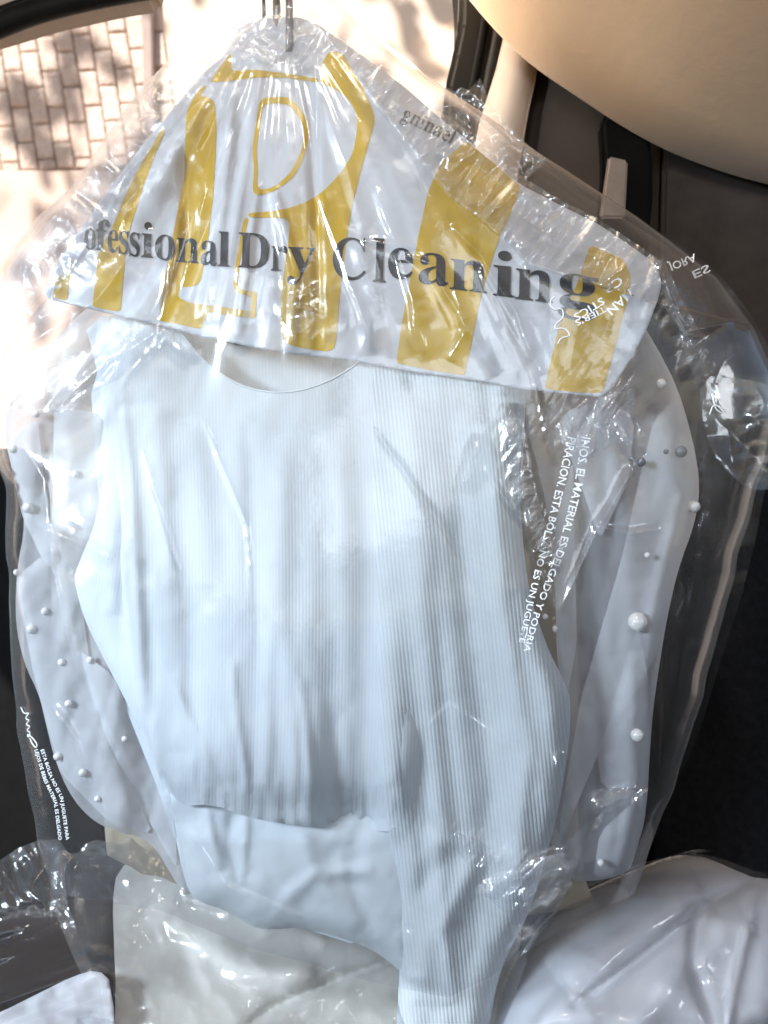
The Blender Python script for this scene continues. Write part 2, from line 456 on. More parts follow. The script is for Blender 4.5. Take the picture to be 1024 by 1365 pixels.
# left edge of the roof
def boxm(name, lo, hi, mat, root, bev=.01):
    bm = bmesh.new(); bmesh.ops.create_cube(bm, size=1)
    for v in bm.verts: v.co = Vector([lo[i]+(v.co[i]+.5)*(hi[i]-lo[i]) for i in range(3)])
    bmesh.ops.bevel(bm, geom=bm.edges[:], offset=bev, segments=3, affect='EDGES')
    me = bpy.data.meshes.new(name); bm.to_mesh(me); bm.free(); return adopt(link(name, me, mat), root)
boxm('cabin_floor', (-1.3, -1.6, .18), (1.3, 1.15, .24), M['seat'], car)
boxm('cabin_side', (-1.36, -1.6, .24), (-1.3, 1.15, 1.2), M['darktrim'], car)
boxm('cabin_side', (1.3, -1.6, .24), (1.36, 1.05, 1.2), M['darktrim'], car)
boxm('dashboard', (-1.28, -1.6, .24), (1.28, -1.2, 1.12), M['darktrim'], car, .05)
boxm('roof', (-1.3, -1.5, 2.0), (1.3, 1.32, 2.06), M['headliner'], car)
slab('roof_edge', [(-300, -200), (260, -200), (200, -14), (150, -6), (60, 14), (0, 32), (-300, 120)], 1.16, 1.22, M['trim'], car, .008)
for nm, w, pts in (('window_seal', .016, [(-900, 560), (-640, 400), (-420, 250), (-220, 130), (-90, 70), (0, 33), (40, 17), (90, 3), (160, -12), (300, -34), (620, -60)]), ('window_seal', .007, [(-220, 105), (-90, 48), (0, 16), (40, 1), (90, -12), (160, -26), (300, -50), (620, -80)])):
    pp = smooth_poly(pts, 2, False)
    tube(nm, [tuple(P3(x, y, 1.15)) for x, y in pp], w, M['rubber'], car, 12)
# door pillar with its rubber, the tan pillar cover, dark panel
slab('door_pillar', [(600, -150), (613, -20), (612, 30), (604, 70), (594, 112), (560, 700), (700, 700), (664, 118), (690, 40), (690, -150)], 1.16, 1.26, M['rubber'], car, .01)
tube('pillar_seal', [tuple(P3(x, y, 1.15)) for x, y in smooth_poly([(652, -90), (651, 0), (643, 55), (634, 100), (600, 300), (590, 600)], 2, False)], .006, M['blackplastic'], car)
tube('pillar_seal', [tuple(P3(x, y, 1.145)) for x, y in smooth_poly([(668, -90), (672, 0), (664, 55), (652, 110), (620, 300), (610, 600)], 2, False)], .009, M['rubber'], car)
slab('pillar_cover', [(690, -60), (720, 60), (716, 100), (705, 150), (690, 240), (660, 420), (600, 420), (640, 160), (662, 90), (676, 30), (680, -60)], 1.12, 1.2, M['trim'], car, .014, smooth=True)
slab('door_panel', [(730, -60), (1300, -60), (1300, 1300), (640, 1300), (640, 420), (690, 250), (706, 140), (722, 70)], 1.13, 1.3, M['darktrim'], car, .02, smooth=True)
slab('door_panel', [(885, 120), (1300, 120), (1300, 1300), (880, 1300), (872, 600)], 1.112, 1.128, M['darktrim2'], car, .008)
b_ = slab('belt_guide', smooth_poly([(800, 140), (846, 160), (872, 178), (872, 300), (845, 420), (780, 420), (800, 280), (806, 230)], 1), 1.085, 1.11, M['blackplastic'], car, .006)
adopt(slab('belt_slot', [(812, 207), (838, 212), (836, 262), (806, 262)], 1.082, 1.088, M['trim'], None, .002), b_) if False else slab('belt_slot', [(812, 207), (838, 213), (834, 290), (800, 290)], 1.076, 1.084, M['belt'], car, .003)
slab('belt_tab', [(846, 148), (884, 168), (880, 186), (842, 168)], 1.07, 1.084, M['belt'], car, .003)
# lower door, left, under the window sill
slab('door_lining', [(-500, 600), (-20, 596), (120, 600), (640, 600), (640, 1500), (-500, 1500)], 1.2, 1.4, M['blackplastic'], car, .02)
# rear seat: backrest on the right, cushion along the bottom
def seatback(x, y): return 1.02-.10*np.exp(-((np.asarray(x)-1010)/90.)**2)-.00007*(np.asarray(y)-600)+.006*vn(np.asarray(x)/60, np.asarray(y)/90, 4)
sp_ = smooth_poly([(905, 700), (940, 590), (1010, 540), (1200, 520), (1200, 1400), (860, 1400), (880, 1000)], 2)
sheet('seat_back', sp_, seatback, M['seat'], car, 10, back=lambda x, y: seatback(x, y)+.12)
cushion = []
for k in range(25):
    t = k/24; yy = 1.16-t*1.06
    zz = .60+.02*math.sin(t*3)-.10*t**2
    cushion.append([(-.9+1.9*i/40, yy, zz+.012*float(vn(i/5, t*6, 9))-(.05 if k == 24 else 0)) for i in range(41)])
cg = np.array(cushion); mk('seat_cushion', cg.reshape(-1, 3), grid(cg[..., 0], cg[..., 1]), M['seat'], car)
pane = NT('window_glass'); tp = pane.n('ShaderNodeBsdfTransparent'); tp.inputs[0].default_value = (.97, .97, .97, 1); gl = pane.n('ShaderNodeBsdfGlossy'); gl.inputs['Roughness'].default_value = .02
mm = pane.n('ShaderNodeMixShader'); mm.inputs[0].default_value = .04; pane.l(tp.outputs[0], mm.inputs[1]); pane.l(gl.outputs[0], mm.inputs[2]); M['glass'] = pane.done(mm.outputs[0])
slab('window_glass', [(-300, 110), (0, 30), (160, -20), (620, -80), (605, 60), (580, 640), (-300, 640)], 1.205, 1.209, M['glass'], car, 0)
tube('coat_hook', [tuple(P3(x, -52, d)) for x, d in ((330, .80), (345, .76), (370, .75), (400, .755), (425, .80), (430, .95), (430, 1.10))], .006, M['blackplastic'], car)

# ================================================================== HANGERS
def hanger(px, d, r, label, thick):
    h = thing('clothes_hanger', label, 'hanger', tuple(P3(px, 60, d)), 'hangers hooked on the coat hook above the window')
    hk = []
    for k in range(19):
        a = math.radians(-20+k*12.5)
        hk.append(P3(px, -48, d)+np.array([-.014*math.cos(a)*0.6, .012*math.cos(a), .016*math.sin(a)]))
    pts = [P3(px, 70, d), P3(px, 20, d), P3(px-1, -20, d)]
    tube('hook', [tuple(p) for p in pts]+[tuple(p) for p in hk[1:]][::1], r, M['steel'], h, 8)
    bar = smooth_poly([(px-250, 330), (px-180, 240), (px-90, 140), (px-20, 80), (px+20, 78), (px+120, 150), (px+260, 240), (px+380, 330)], 2, False)
    tube('shoulder_bar', [tuple(P3(x, y, d+.02)) for x, y in bar], thick, M['steel'], h, 8)
    return h
hanger(352, .800, .002, 'thin dark wire hanger hook, leftmost in the neck of the clear bag', .0022)
hanger(369, .785, .0042, 'thicker dark hanger hook, middle one of the three in the bag neck', .0035)
hanger(386, .775, .0038, 'dark metal hanger hook, rightmost of the three in the bag neck', .0035)

# ================================================================== KNIT SWEATER
def sw_fold(x, y):
    n = 0
    gather = sm(560, 1080, y)
    xc = 370+(x-370)*(1+.18*np.sin((y-500)/600*2.2))        # folds fan out from the shoulder and waist
    n = n+.014*vn(xc/75, y/620+3, 21)*(.6+.4*gather)
    n = n+.0050*vn(xc/34, y/300, 22)*(.12+.88*gather)
    n = n+.0030*np.abs(vn(xc/20, y/110, 23))*sm(800, 1060, y)
    n = n+.0012*fbm(x/60, y/60, 24)
    for pts, w, h, s in (
        ([(150, 470), (172, 640), (180, 800), (190, 980)], 12, .010, 0), ([(205, 540), (222, 760), (235, 1000)], 17, .006, 0),
        ([(250, 560), (290, 820), (300, 1040)], 26, .008, 0), ([(330, 560), (345, 820), (340, 1060)], 12, -.005, 0),
        ([(375, 580), (372, 800), (395, 1070)], 16, .006, 0), ([(440, 640), (425, 860), (440, 1000)], 13, -.002, 0),
        ([(480, 540), (492, 800), (500, 1100), (515, 1290)], 20, -.004, 0), ([(455, 560), (462, 900), (470, 1080)], 18, .004, 0),
        ([(225, 900), (262, 980), (290, 1050)], 8, .003, 0), ([(310, 880), (318, 980), (330, 1060)], 6, .003, 0), ([(400, 900), (410, 1000), (420, 1075)], 6, .003, 0)):
        n = n+stroke(x, y, pts, w, h, bool(s))
    return n
def roll(x, y, poly, w, dep):
    d = np.clip(polydist(x, y, poly)/w, 0, 1)
    return dep*(1-np.sqrt(np.clip(1-(1-d)**2, 0, 1)))
sweater = thing('knit_sweater', 'off white ribbed knit sweater with scoop neck hanging in front inside the clear bag', 'sweater', tuple(P3(369, 90, .78)))
body = smooth_poly([(110, 420), (132, 500), (142, 600), (150, 700), (165, 850), (185, 950), (208, 1030), (236, 1075), (285, 1072), (330, 1090), (390, 1100), (450, 1105), (540, 1110), (600, 1000), (650, 800), (700, 600), (700, 440), (560, 425), (520, 455), (487, 478), (462, 495), (432, 512), (395, 522), (355, 524), (320, 514), (290, 497), (264, 471), (243, 443), (205, 425)], 1)
def body_d(x, y):
    puff = -.016*np.exp(-((y-1010)/75.)**2)*sm(1115, 1040, y)*sm(680, 470, x)+.006*sm(1040, 1090, y)*sm(560, 480, x)
    side = [(150, 480), (150, 700), (165, 850), (185, 950), (208, 1030), (236, 1075)]
    dl = np.clip(segdist(x, y, side)[0]/42, 0, 1); dl = np.where(x < 150, 0, dl)
    db = np.clip((1098+6*vn(x/14, 0*x, 3)-y)/16, 0, 1)
    pucker = -.004*np.abs(vn(x/9, y/50, 28))*sm(985, 1080, y)
    return base(x, y)+.016+.026*(1-np.sqrt(1-(1-dl)**2))+.007*(1-np.sqrt(1-(1-db)**2))*(x < 500)+puff+pucker-sw_fold(x, y)+.022*sm(535, 600, x)
uvb = lambda x, y: np.stack([x/98.+.05*np.sin(y/170), -y/98.], -1)
sheet('front_panel', body, body_d, M['knit_fine'], sweater, 4.5, uv=uvb)
bk = smooth_poly([(112, 400), (150, 900), (230, 1100), (250, 1190), (540, 1280), (640, 1100), (700, 640), (700, 400), (500, 380), (300, 380)], 1)
bk_d = lambda x, y: base(x, y)+.062-.003*vn(x/50, y/200, 31)-.012*np.exp(-((x-365)/150.)**2)*sm(560, 430, y)
bp = sheet('back_panel', bk, bk_d, M['knit_fine'], sweater, 7, uv=lambda x, y: np.stack([x/98., -y/98.], -1))
neck = smooth_poly([(236, 432), (252, 458), (276, 485), (305, 506), (335, 519), (368, 524), (400, 521), (432, 511), (460, 496), (486, 478), (510, 458)], 2, False)
tube('neckline_trim', [tuple(P3(x, y, float(body_d(np.array([x]), np.array([y+2]))[0])-.0001)) for x, y in neck], .0009, M['hem'], sweater, 8)
lb = [(284, 440), (340, 440), (342, 461), (290, 458)]
sheet('neck_label', lb, lambda x, y: bk_d(x, y)-.006, M['label'], sweater, 5, back=lambda x, y: bk_d(x, y)-.0045)
lsl = smooth_poly([(118, 420), (138, 520), (140, 600), (131, 690), (101, 760), (99, 775), (110, 820), (130, 862), (150, 900), (175, 948), (197, 992), (226, 1052), (250, 1075), (240, 900), (200, 700), (190, 500), (170, 420)], 2)
def lsl_d(x, y): return base(x, y)+.030+roll(x, y, lsl, 26, .020)-.005*stroke(x, y, [(125, 560), (150, 700), (150, 820)], 14, 1, False)-.003*fbm(x/40, y/90, 33)
sheet('sleeve', lsl, lsl_d, M['knit_fine'], sweater, 4.5, uv=lambda x, y: np.stack([(x+.12*y)/98., -y/98.], -1))
band = smooth_poly([(222, 1030), (233, 1095), (243, 1160), (252, 1190), (268, 1204), (300, 1213), (322, 1228), (345, 1239), (370, 1239), (400, 1236), (440, 1245), (490, 1263), (520, 1282), (560, 1320), (560, 1060), (400, 1040), (280, 1030)], 1)
def band_d(x, y):
    r = base(x, y)+.022+.010*sm(1125, 1085, y)*sm(560, 500, x)+roll(x, y, band, 30, .024)*sm(1080, 1130, y)
    for pts, w, h in (([(275, 1075), (282, 1120), (295, 1160)], 7, .005), ([(310, 1080), (306, 1130), (325, 1175)], 8, -.004), ([(330, 1080), (325, 1130), (322, 1180)], 6, .004), ([(370, 1210), (420, 1165), (500, 1160)], 10, .005), ([(400, 1090), (420, 1170), (480, 1240)], 16, .005), ([(480, 1100), (470, 1170), (500, 1250)], 12, -.004)):
        r = r-stroke(x, y, pts, w, h, False)
    return r-.0025*fbm(x/55, y/60, 35)
sheet('waistband', band, band_d, M['hem'], sweater, 4.5, uv=uvb)
rsl = smooth_poly([(500, 440), (560, 430), (700, 440), (688, 540), (692, 650), (702, 780), (728, 860), (748, 900), (762, 930), (758, 1000), (745, 1080), (722, 1165), (704, 1220), (688, 1250), (664, 1300), (652, 1380), (640, 1440), (525, 1440), (530, 1340), (534, 1280), (528, 1180), (510, 1050), (505, 900), (500, 700), (495, 560)], 2)
def rsl_d(x, y):
    x = np.asarray(x, float); y = np.asarray(y, float)
    rr = roll(x, y, rsl, 34, .034)*np.clip(sm(560, 620, x)+sm(1090, 1180, y), 0, 1)
    r = base(x, y)+.006+rr
    u = x-.10*(y-500)
    r = r-.0095*vn(u/42, y/420, 41)-.0035*vn(u/21, y/260, 42)-.0015*fbm(x/45, y/70, 43)
    for pts, w, h in (([(545, 520), (560, 800), (585, 1100), (570, 1340)], 18, .008), ([(610, 540), (625, 800), (655, 1060), (630, 1300)], 16, -.005), ([(650, 560), (665, 800), (705, 1000), (680, 1200)], 14, .007),
                      ([(600, 1130), (560, 1190), (548, 1300)], 16, -.006), ([(640, 1130), (590, 1240), (600, 1340)], 14, .006), ([(560, 1050), (610, 1120), (700, 1150)], 10, .003)):
        r = r-stroke(x, y, pts, w, h, False)
    dl = segdist(x, y, [(500, 430), (497, 560), (500, 700), (505, 900), (512, 1050), (524, 1120)])[0]
    t = np.maximum(sm(6, 80, dl), sm(1060, 1130, y))
    return r*t+(body_d(x, y)-.003)*(1-t)
sheet('sleeve', rsl, rsl_d, M['knit'], sweater, 4.2, uv=lambda x, y: np.stack([(x-.10*(y-500))/72., -y/98.], -1))

# ================================================================== SHEER BLOUSE WITH PEARLS
blouse = thing('pearl_blouse', 'sheer white blouse with scattered pearl beads and puffed sleeves behind the knit sweater', 'blouse', tuple(P3(352, 90, .80)))
def bl_n(s, sc=46):
    def f(x, y):
        r = .010*vn(x/sc, y/260, s)+.0055*facet(x/48, y/100, s)+.0015*facet(x/17, y/24, s+2)+.005*np.abs(vn(x/24+y/90, y/120, s+1))+.0035*fbm(x/26, y/34, s+2)*.4
        return r
    return f
bn = bl_n(12)
lb_p = smooth_poly([(120, 400), (60, 470), (12, 530), (4, 580), (26, 650), (34, 700), (22, 760), (20, 830), (32, 885), (52, 925), (60, 960), (72, 1010), (92, 1058), (118, 1090), (150, 1108), (200, 1118), (232, 1172), (252, 1205), (320, 1100), (320, 420), (200, 390)], 2)
def lb_d(x, y): return base(x, y)+.075+roll(x, y, lb_p, 34, .02)-bn(x, y)
sheet('sleeve', lb_p, lb_d, M['organza'], blouse, 6)
def folds(polys, dfn, dz, seed):
    for k, p in enumerate(polys):
        p = soft_poly(p, 8)
        sheet('sleeve_fold', p, lambda x, y: dfn(x, y)-dz*(.5+.5*sm(0, 14, polydist(x, y, p)))-.004*facet(x/40, y/90, seed+k), M['organza_thick'], blouse, 5)
folds([[(8, 590), (50, 556), (64, 690), (102, 770), (60, 752), (30, 690)], [(20, 770), (60, 738), (108, 800), (122, 900), (160, 1010), (204, 1112), (150, 1100), (80, 1030), (45, 900)],
       [(72, 540), (135, 552), (135, 700), (100, 770), (112, 856), (68, 852)], [(98, 860), (150, 900), (190, 990), (232, 1060), (236, 1160), (190, 1080), (140, 980)]], lb_d, .006, 14)
mid = smooth_poly([(130, 430), (680, 430), (690, 900), (700, 1160), (500, 1190), (240, 1180), (150, 900)], 1)
sheet('bodice', mid, lambda x, y: base(x, y)+.092-.004*vn(x/60, y/200, 17), M['organza_thick'], blouse, 12)
rb_p = smooth_poly([(660, 460), (780, 400), (850, 420), (880, 470), (905, 520), (925, 590), (934, 650), (926, 700), (905, 755), (890, 820), (880, 880), (870, 950), (866, 1010), (862, 1080), (850, 1130), (838, 1165), (790, 1176), (750, 1172), (690, 1000), (660, 700)], 2)
brn = bl_n(52, 38)
def rb_d(x, y):
    r = base(x, y)+.056+roll(x, y, rb_p, 30, .03)-brn(x-.1*y, y)
    for pts, w, h in (([(800, 540), (840, 700), (842, 900), (850, 1050)], 14, .010), ([(760, 600), (790, 800), (800, 1000), (790, 1120)], 14, -.007), ([(880, 560), (905, 660), (870, 830), (858, 960)], 9, .008), ([(720, 640), (740, 880), (760, 1100)], 10, .007)):
        r = r-stroke(x, y, pts, w, h, False)
    return r
gap = smooth_poly([(694, 560), (712, 600), (730, 680), (738, 760), (742, 840), (752, 900), (738, 900), (722, 860), (704, 800), (696, 700)], 1)
gap2 = smooth_poly([(752, 1150), (772, 1085), (786, 1060), (800, 1100), (812, 1135), (796, 1160), (770, 1165)], 1)
sheet('sleeve', rb_p, rb_d, M['organza'], blouse, 6, holes=[gap])
folds([[(905, 525), (928, 655), (900, 770), (882, 862), (800, 1000), (742, 1135), (752, 1060), (775, 930), (830, 740), (852, 640), (872, 560)],
       [(850, 836), (864, 900), (867, 985), (864, 1052), (802, 1050), (796, 1000), (830, 900)], [(800, 1110), (862, 1052), (860, 1095), (838, 1165), (790, 1172)],
       [(764, 612), (769, 860), (750, 962), (742, 860), (739, 700)], [(742, 560), (800, 520), (846, 560), (838, 640), (800, 720), (772, 640)]], rb_d, .0035, 54)
uvm = None
def pearl(px, py, r, dfn, mat):
    d = float(dfn(np.array([float(px)]), np.array([float(py)]))[0])-.0045
    bm = bmesh.new(); bmesh.ops.create_uvsphere(bm, u_segments=20, v_segments=14, radius=r*d/F)
    me = bpy.data.meshes.new('pearl'); bm.to_mesh(me); bm.free()
    for p in me.polygons: p.use_smooth = True
    o = link('pearl', me, mat); o.location = tuple(P3(px, py, d)); adopt(o, blouse)
    return o
ldd = lambda x, y: lb_d(x, y)-.006
rdd = lambda x, y: rb_d(x, y)-.009
for x, y, r in ((18, 598, 6), (100, 632, 5), (37, 677, 7), (22, 763, 4.5), (60, 815, 5), (42, 838, 7), (82, 883, 5), (120, 880, 5), (91, 938, 5), (77, 1008, 6), (110, 1030, 5.5), (166, 985, 4), (130, 1065, 4.5), (48, 552, 5)):
    pearl(x, y, r, ldd, M['pearl'])
for x, y, r in ((882, 511, 6.5), (925, 675, 8.5), (850, 829, 13), (850, 980, 9), (740, 838, 4), (863, 740, 4), (727, 822, 4), (801, 1150, 5)):
    pearl(x, y, r, rdd, M['pearl'])
for x, y, r in ((855, 616, 6), (842, 612, 3.5), (908, 602, 8), (888, 602, 3.5)):
    o = pearl(x, y, r, rdd, M['pearl_dark']); o.name = 'bead'

# ================================================================== CREAM GARMENT BEHIND
cg_ = thing('cream_jacket', 'cream jacket hanging behind the blouse, its edge showing as a tan strip', 'jacket', tuple(P3(384, 90, .86)))
cp = smooth_poly([(60, 480), (160, 420), (700, 430), (770, 520), (772, 900), (770, 1140), (800, 1230), (150, 1230), (120, 870), (70, 856), (66, 600)], 1)
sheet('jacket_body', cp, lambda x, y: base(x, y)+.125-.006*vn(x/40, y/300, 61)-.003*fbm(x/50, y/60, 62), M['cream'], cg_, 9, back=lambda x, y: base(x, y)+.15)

# ================================================================== PRINTED CAPE
cape_p = [(300, 66), (318, 32), (345, 24), (395, 22), (420, 30), (440, 44), (486, 76), (541, 117), (585, 156), (620, 184), (660, 220), (696, 247), (752, 276), (800, 300), (850, 334), (872, 350), (882, 372), (880, 392), (862, 440), (835, 490), (806, 530), (760, 525), (690, 518), (650, 509), (620, 505), (540, 494), (475, 481), (430, 476), (375, 470), (330, 462), (300, 454), (262, 448), (215, 434), (160, 422), (120, 412), (60, 398), (66, 370), (90, 330), (125, 280), (165, 225), (200, 180), (228, 148), (262, 106)]
cape_p = soft_poly(cape_p, 6)
APX, APY = 368., 10.
def radial(x, y):
    a = np.arctan2(x-APX, y-APY+30); r = np.hypot(x-APX, y-APY)
    return a, r
ridge_R = [(430, 40), (490, 120), (552, 200), (600, 262), (668, 315), (705, 352), (760, 372), (850, 395)]
ridge_L = [(330, 40), (270, 110), (215, 170), (170, 230), (135, 300), (105, 340)]
def shoulder(x, y):                        # the sheets fold back over the hanger's shoulders
    dR, tR, sR = segdist(x, y, ridge_R)
    dL, tL, sL = segdist(x, y, ridge_L)
    upR = np.where((x > 400) & (sR > 0), dR, 0); upL = np.where((x < 360) & (sL < 0), dL, 0)
    return upR, upL, dR, dL
def cape_d(x, y):
    a, r = radial(x, y); upR, upL, dR, dL = shoulder(x, y)
    f = sm(40, 300, r)
    d = base(x, y)+.004
    d = d-.0050*f*crease(a*6.0, r/900, 5)*sm(500, 300, x)-.0016*f*crease(a*13, r/500, 6)*sm(520, 330, x)
    d = d-.0016*fbm(x/55, y/70, 7)-.0045*facet(x/70, y/120, 7)-.0008*facet(x/18, y/30, 9)
    d = d+.00042*np.maximum(upR-2, 0)+.0005*np.maximum(upL, 0)
    d = d+.012*sm(90, 20, y)
    for pts, w, h in (([(310, 110), (300, 260), (270, 430)], 9, .006), ([(345, 240), (330, 340), (318, 450)], 7, .005), ([(245, 180), (250, 330), (215, 430)], 9, -.006), ([(365, 250), (395, 360), (388, 470)], 7, .005), ([(412, 100), (422, 300), (425, 470)], 7, -.005), ([(470, 300), (500, 400), (485, 480)], 12, .004)):
        d = d-stroke(x, y, pts, w, h, False)
    return d
cape = thing('printed_cape', 'white paper cape over the hanger with gold letter shapes and Professional Dry Cleaning in black', 'cape', tuple(P3(369, 60, .77)))
sheet('cape_sheet', cape_p, cape_d, M['paper'], cape, 3.6, back=lambda x, y: cape_d(x, y)+.0006)
z1 = lambda pts: [(180+x/3.01, 60+y/3.01) for x, y in pts]
z2 = lambda pts: [(480+x/2.438, 80+y/2.438) for x, y in pts]
z3 = lambda pts: [(x/3.9, 150+y/3.9) for x, y in pts]
golds = [
 (z1([(300, 150), (345, 80), (385, 30), (388, 104), (480, 98), (620, 115), (735, 134), (735, 150), (610, 131), (480, 130), (370, 145)]), ()),
 (z1([(742, 134), (760, 30), (830, 22), (862, 80), (905, 150), (968, 290), (940, 385), (910, 490), (872, 640), (845, 800), (822, 990), (806, 1232), (700, 1222), (588, 1196), (583, 1050), (590, 960), (602, 880), (618, 770), (622, 694), (540, 692), (455, 692), (455, 672), (540, 668), (640, 650), (740, 602), (825, 515), (878, 430), (896, 300), (870, 230), (815, 180), (740, 150)]), ()),
 (z1([(500, 213), (560, 207), (622, 208), (665, 255), (702, 335), (686, 425), (650, 515), (600, 560), (540, 595), (468, 606), (480, 500), (468, 420), (488, 300)]), (z1([(512, 237), (570, 232), (618, 238), (648, 275), (682, 335), (676, 400), (636, 500), (560, 572), (486, 583), (494, 500), (486, 420), (505, 300)]),)),
 (z1([(272, 162), (240, 200), (206, 270), (200, 400), (198, 530), (160, 720), (120, 930), (95, 1105), (180, 1122), (268, 1140), (292, 1072), (380, 1085), (485, 1097), (490, 988), (432, 984), (410, 968), (420, 880), (442, 760), (456, 694), (440, 692), (425, 750), (403, 880), (393, 960), (402, 988), (468, 1012), (466, 1070), (380, 1054), (220, 1034), (170, 1012), (180, 972), (240, 968), (265, 945), (290, 800), (315, 600), (327, 340), (320, 228), (290, 206), (262, 206), (285, 165)]), ()),
 (z3([(850, 70), (856, 100), (800, 230), (750, 370), (695, 540), (665, 640), (650, 750), (625, 1035), (550, 1024), (480, 1008), (498, 850), (508, 730), (560, 640), (600, 560), (650, 430), (700, 330), (780, 190)]), ()),
 (z3([(378, 800), (365, 850), (350, 976), (272, 964), (290, 880), (330, 830)]), ()),
 (z2([(345, 262), (430, 330), (522, 412), (490, 500), (460, 560), (432, 640), (400, 740), (370, 880), (340, 1025), (230, 1008), (118, 985), (135, 860), (152, 770), (190, 570), (220, 430), (262, 335)]), ()),
 (z2([(748, 602), (800, 622), (858, 650), (880, 700), (873, 762), (835, 910), (788, 1082), (700, 1080), (600, 1068), (622, 970), (645, 870), (700, 740)]), ())]
gold_eps = lambda x, y: cape_d(x, y)-.0005
for gi, (poly, holes) in enumerate(golds):
    rd = (lambda p: smooth_poly(soft_poly(p, 8), 2)) if gi in (1, 2) else (lambda p: soft_poly(p, 3))
    sheet('gold_letter', rd(poly), gold_eps, M['gold'], cape, 4, holes=[rd(h) for h in holes])

# ------------------------------------------------------------------ lettering
def serif(s): return ''.join(chr(0x1D400+ord(c)-65) if 'A' <= c <= 'Z' else chr(0x1D41A+ord(c)-97) if 'a' <= c <= 'z' else c for c in s)
def textmesh(s, res=4, off=0):
    c = bpy.data.curves.new('lettering', 'FONT'); c.body = s; c.resolution_u = res; c.offset = off
    o = bpy.data.objects.new('lettering', c); COL.objects.link(o); bpy.context.view_layer.update()
    me = bpy.data.meshes.new_from_object(o); bpy.data.objects.remove(o); bpy.data.curves.remove(c)
    bm = bmesh.new(); bm.from_mesh(me); bpy.data.meshes.remove(me)
    bmesh.ops.remove_doubles(bm, verts=bm.verts, dist=1e-5)
    bmesh.ops.triangulate(bm, faces=bm.faces)
    return bm
def cut(bm, stepx, stepy):
    for ax, st in ((0, stepx), (1, stepy)):
        lo = min(v.co[ax] for v in bm.verts); hi = max(v.co[ax] for v in bm.verts)
        k = lo+st
        while k < hi:
            co = Vector((0, 0, 0)); co[ax] = k; no = Vector((0, 0, 0)); no[ax] = 1
            bmesh.ops.bisect_plane(bm, geom=bm.verts[:]+bm.edges[:]+bm.faces[:], plane_co=co, plane_no=no)
            k += st
def bm_to(bm, f2d, dfn, name, mat, root, dz=.0008, thick=None):
    xy = np.array([(v.co.x, v.co.y) for v in bm.verts])
    px, py = f2d(xy[:, 0], xy[:, 1]); bm.verts.index_update()
    co = P3(px, py, dfn(px, py)-dz)
    bmesh.ops.triangulate(bm, faces=bm.faces)
    fs = np.array([[v.index for v in f.verts] for f in bm.faces])
    bm.free()
    return mk(name, co, fs, mat, root, smooth=True)
letters = [('f', 127, 145, 334, 62, .1), ('e', 143, 157, 336, 64, .1), ('s', 158, 171, 338, 66, .1), ('s', 172, 186, 341, 68, .1), ('i', 188, 204, 343, 70, .08), ('o', 206, 233, 346, 72, .06), ('n', 235, 265, 350, 71, .08), ('a', 267, 289, 353, 70, .1), ('l', 290, 306, 355, 70, .05),
           ('D', 317, 358, 357, 70, .05), ('r', 361, 382, 361, 72, .05), ('y', 383, 420, 364, 76, .05), ('C', 443, 487, 372, 82, .04), ('l', 497, 514, 376, 88, .05), ('e', 517, 550, 371, 88, .08), ('a', 558, 598, 379, 90, .1), ('n', 600, 649, 388, 90, .12), ('i', 657, 686, 395, 90, .1), ('n', 687, 737, 401, 90, .12), ('g', 744, 797, 408, 92, .15)]
letters.insert(0, ('o', 112, 127, 332, 60, .1))
for ch, x0, x1, by, em, sl in letters:
    bm = textmesh(serif(ch)); xs = [v.co.x for v in bm.verts]; a, b = min(xs), max(xs)
    cut(bm, .06, .09)
    def f2(x, y, a=a, b=b, x0=x0, x1=x1, by=by, em=em, sl=sl):
        X = x0+(x-a)/(b-a)*(x1-x0); Y = by-y*em*.98+(X-(x0+x1)/2)*sl
        return X+y*2.0, Y
    bm_to(bm, f2, gold_eps, 'black_letter', M['ink'], cape, .0006)
# a second line of black print, squeezed where the cape folds over the shoulder
bm = textmesh(serif('gninael')); xs = [v.co.x for v in bm.verts]; a, b = min(xs), max(xs); cut(bm, .1, .1)
bm_to(bm, lambda x, y: (534+(x-a)/(b-a)*68+y*14, 158+(x-a)/(b-a)*34-y*26), gold_eps, 'black_letter', M['ink'], cape, .0006)

# ================================================================== THE CLEAR BAG
def interp(tab, y): return np.interp(y, [t[0] for t in tab], [t[1] for t in tab])
LT = [(-60, 330), (-20, 318), (0, 292), (30, 266), (60, 243), (110, 196), (180, 140), (250, 96), (290, 48), (330, 18), (400, -8), (480, -22), (560, -14), (650, 6), (770, 10), (900, 14), (1000, 28), (1100, 46), (1160, 62), (1300, 110)]
RT = [(-60, 405), (-20, 425), (0, 452), (50, 508), (100, 566), (150, 645), (200, 715), (230, 762), (290, 852), (330, 905), (370, 956), (440, 1006), (500, 1030), (560, 1036), (640, 1014), (740, 985), (880, 950), (1000, 915), (1100, 880), (1150, 862), (1300, 800)]
BOT = [(-50, 1120), (20, 1145), (60, 1175), (110, 1192), (230, 1214), (330, 1262), (500, 1310), (600, 1330), (660, 1300), (730, 1240), (800, 1195), (860, 1160), (1050, 1100)]
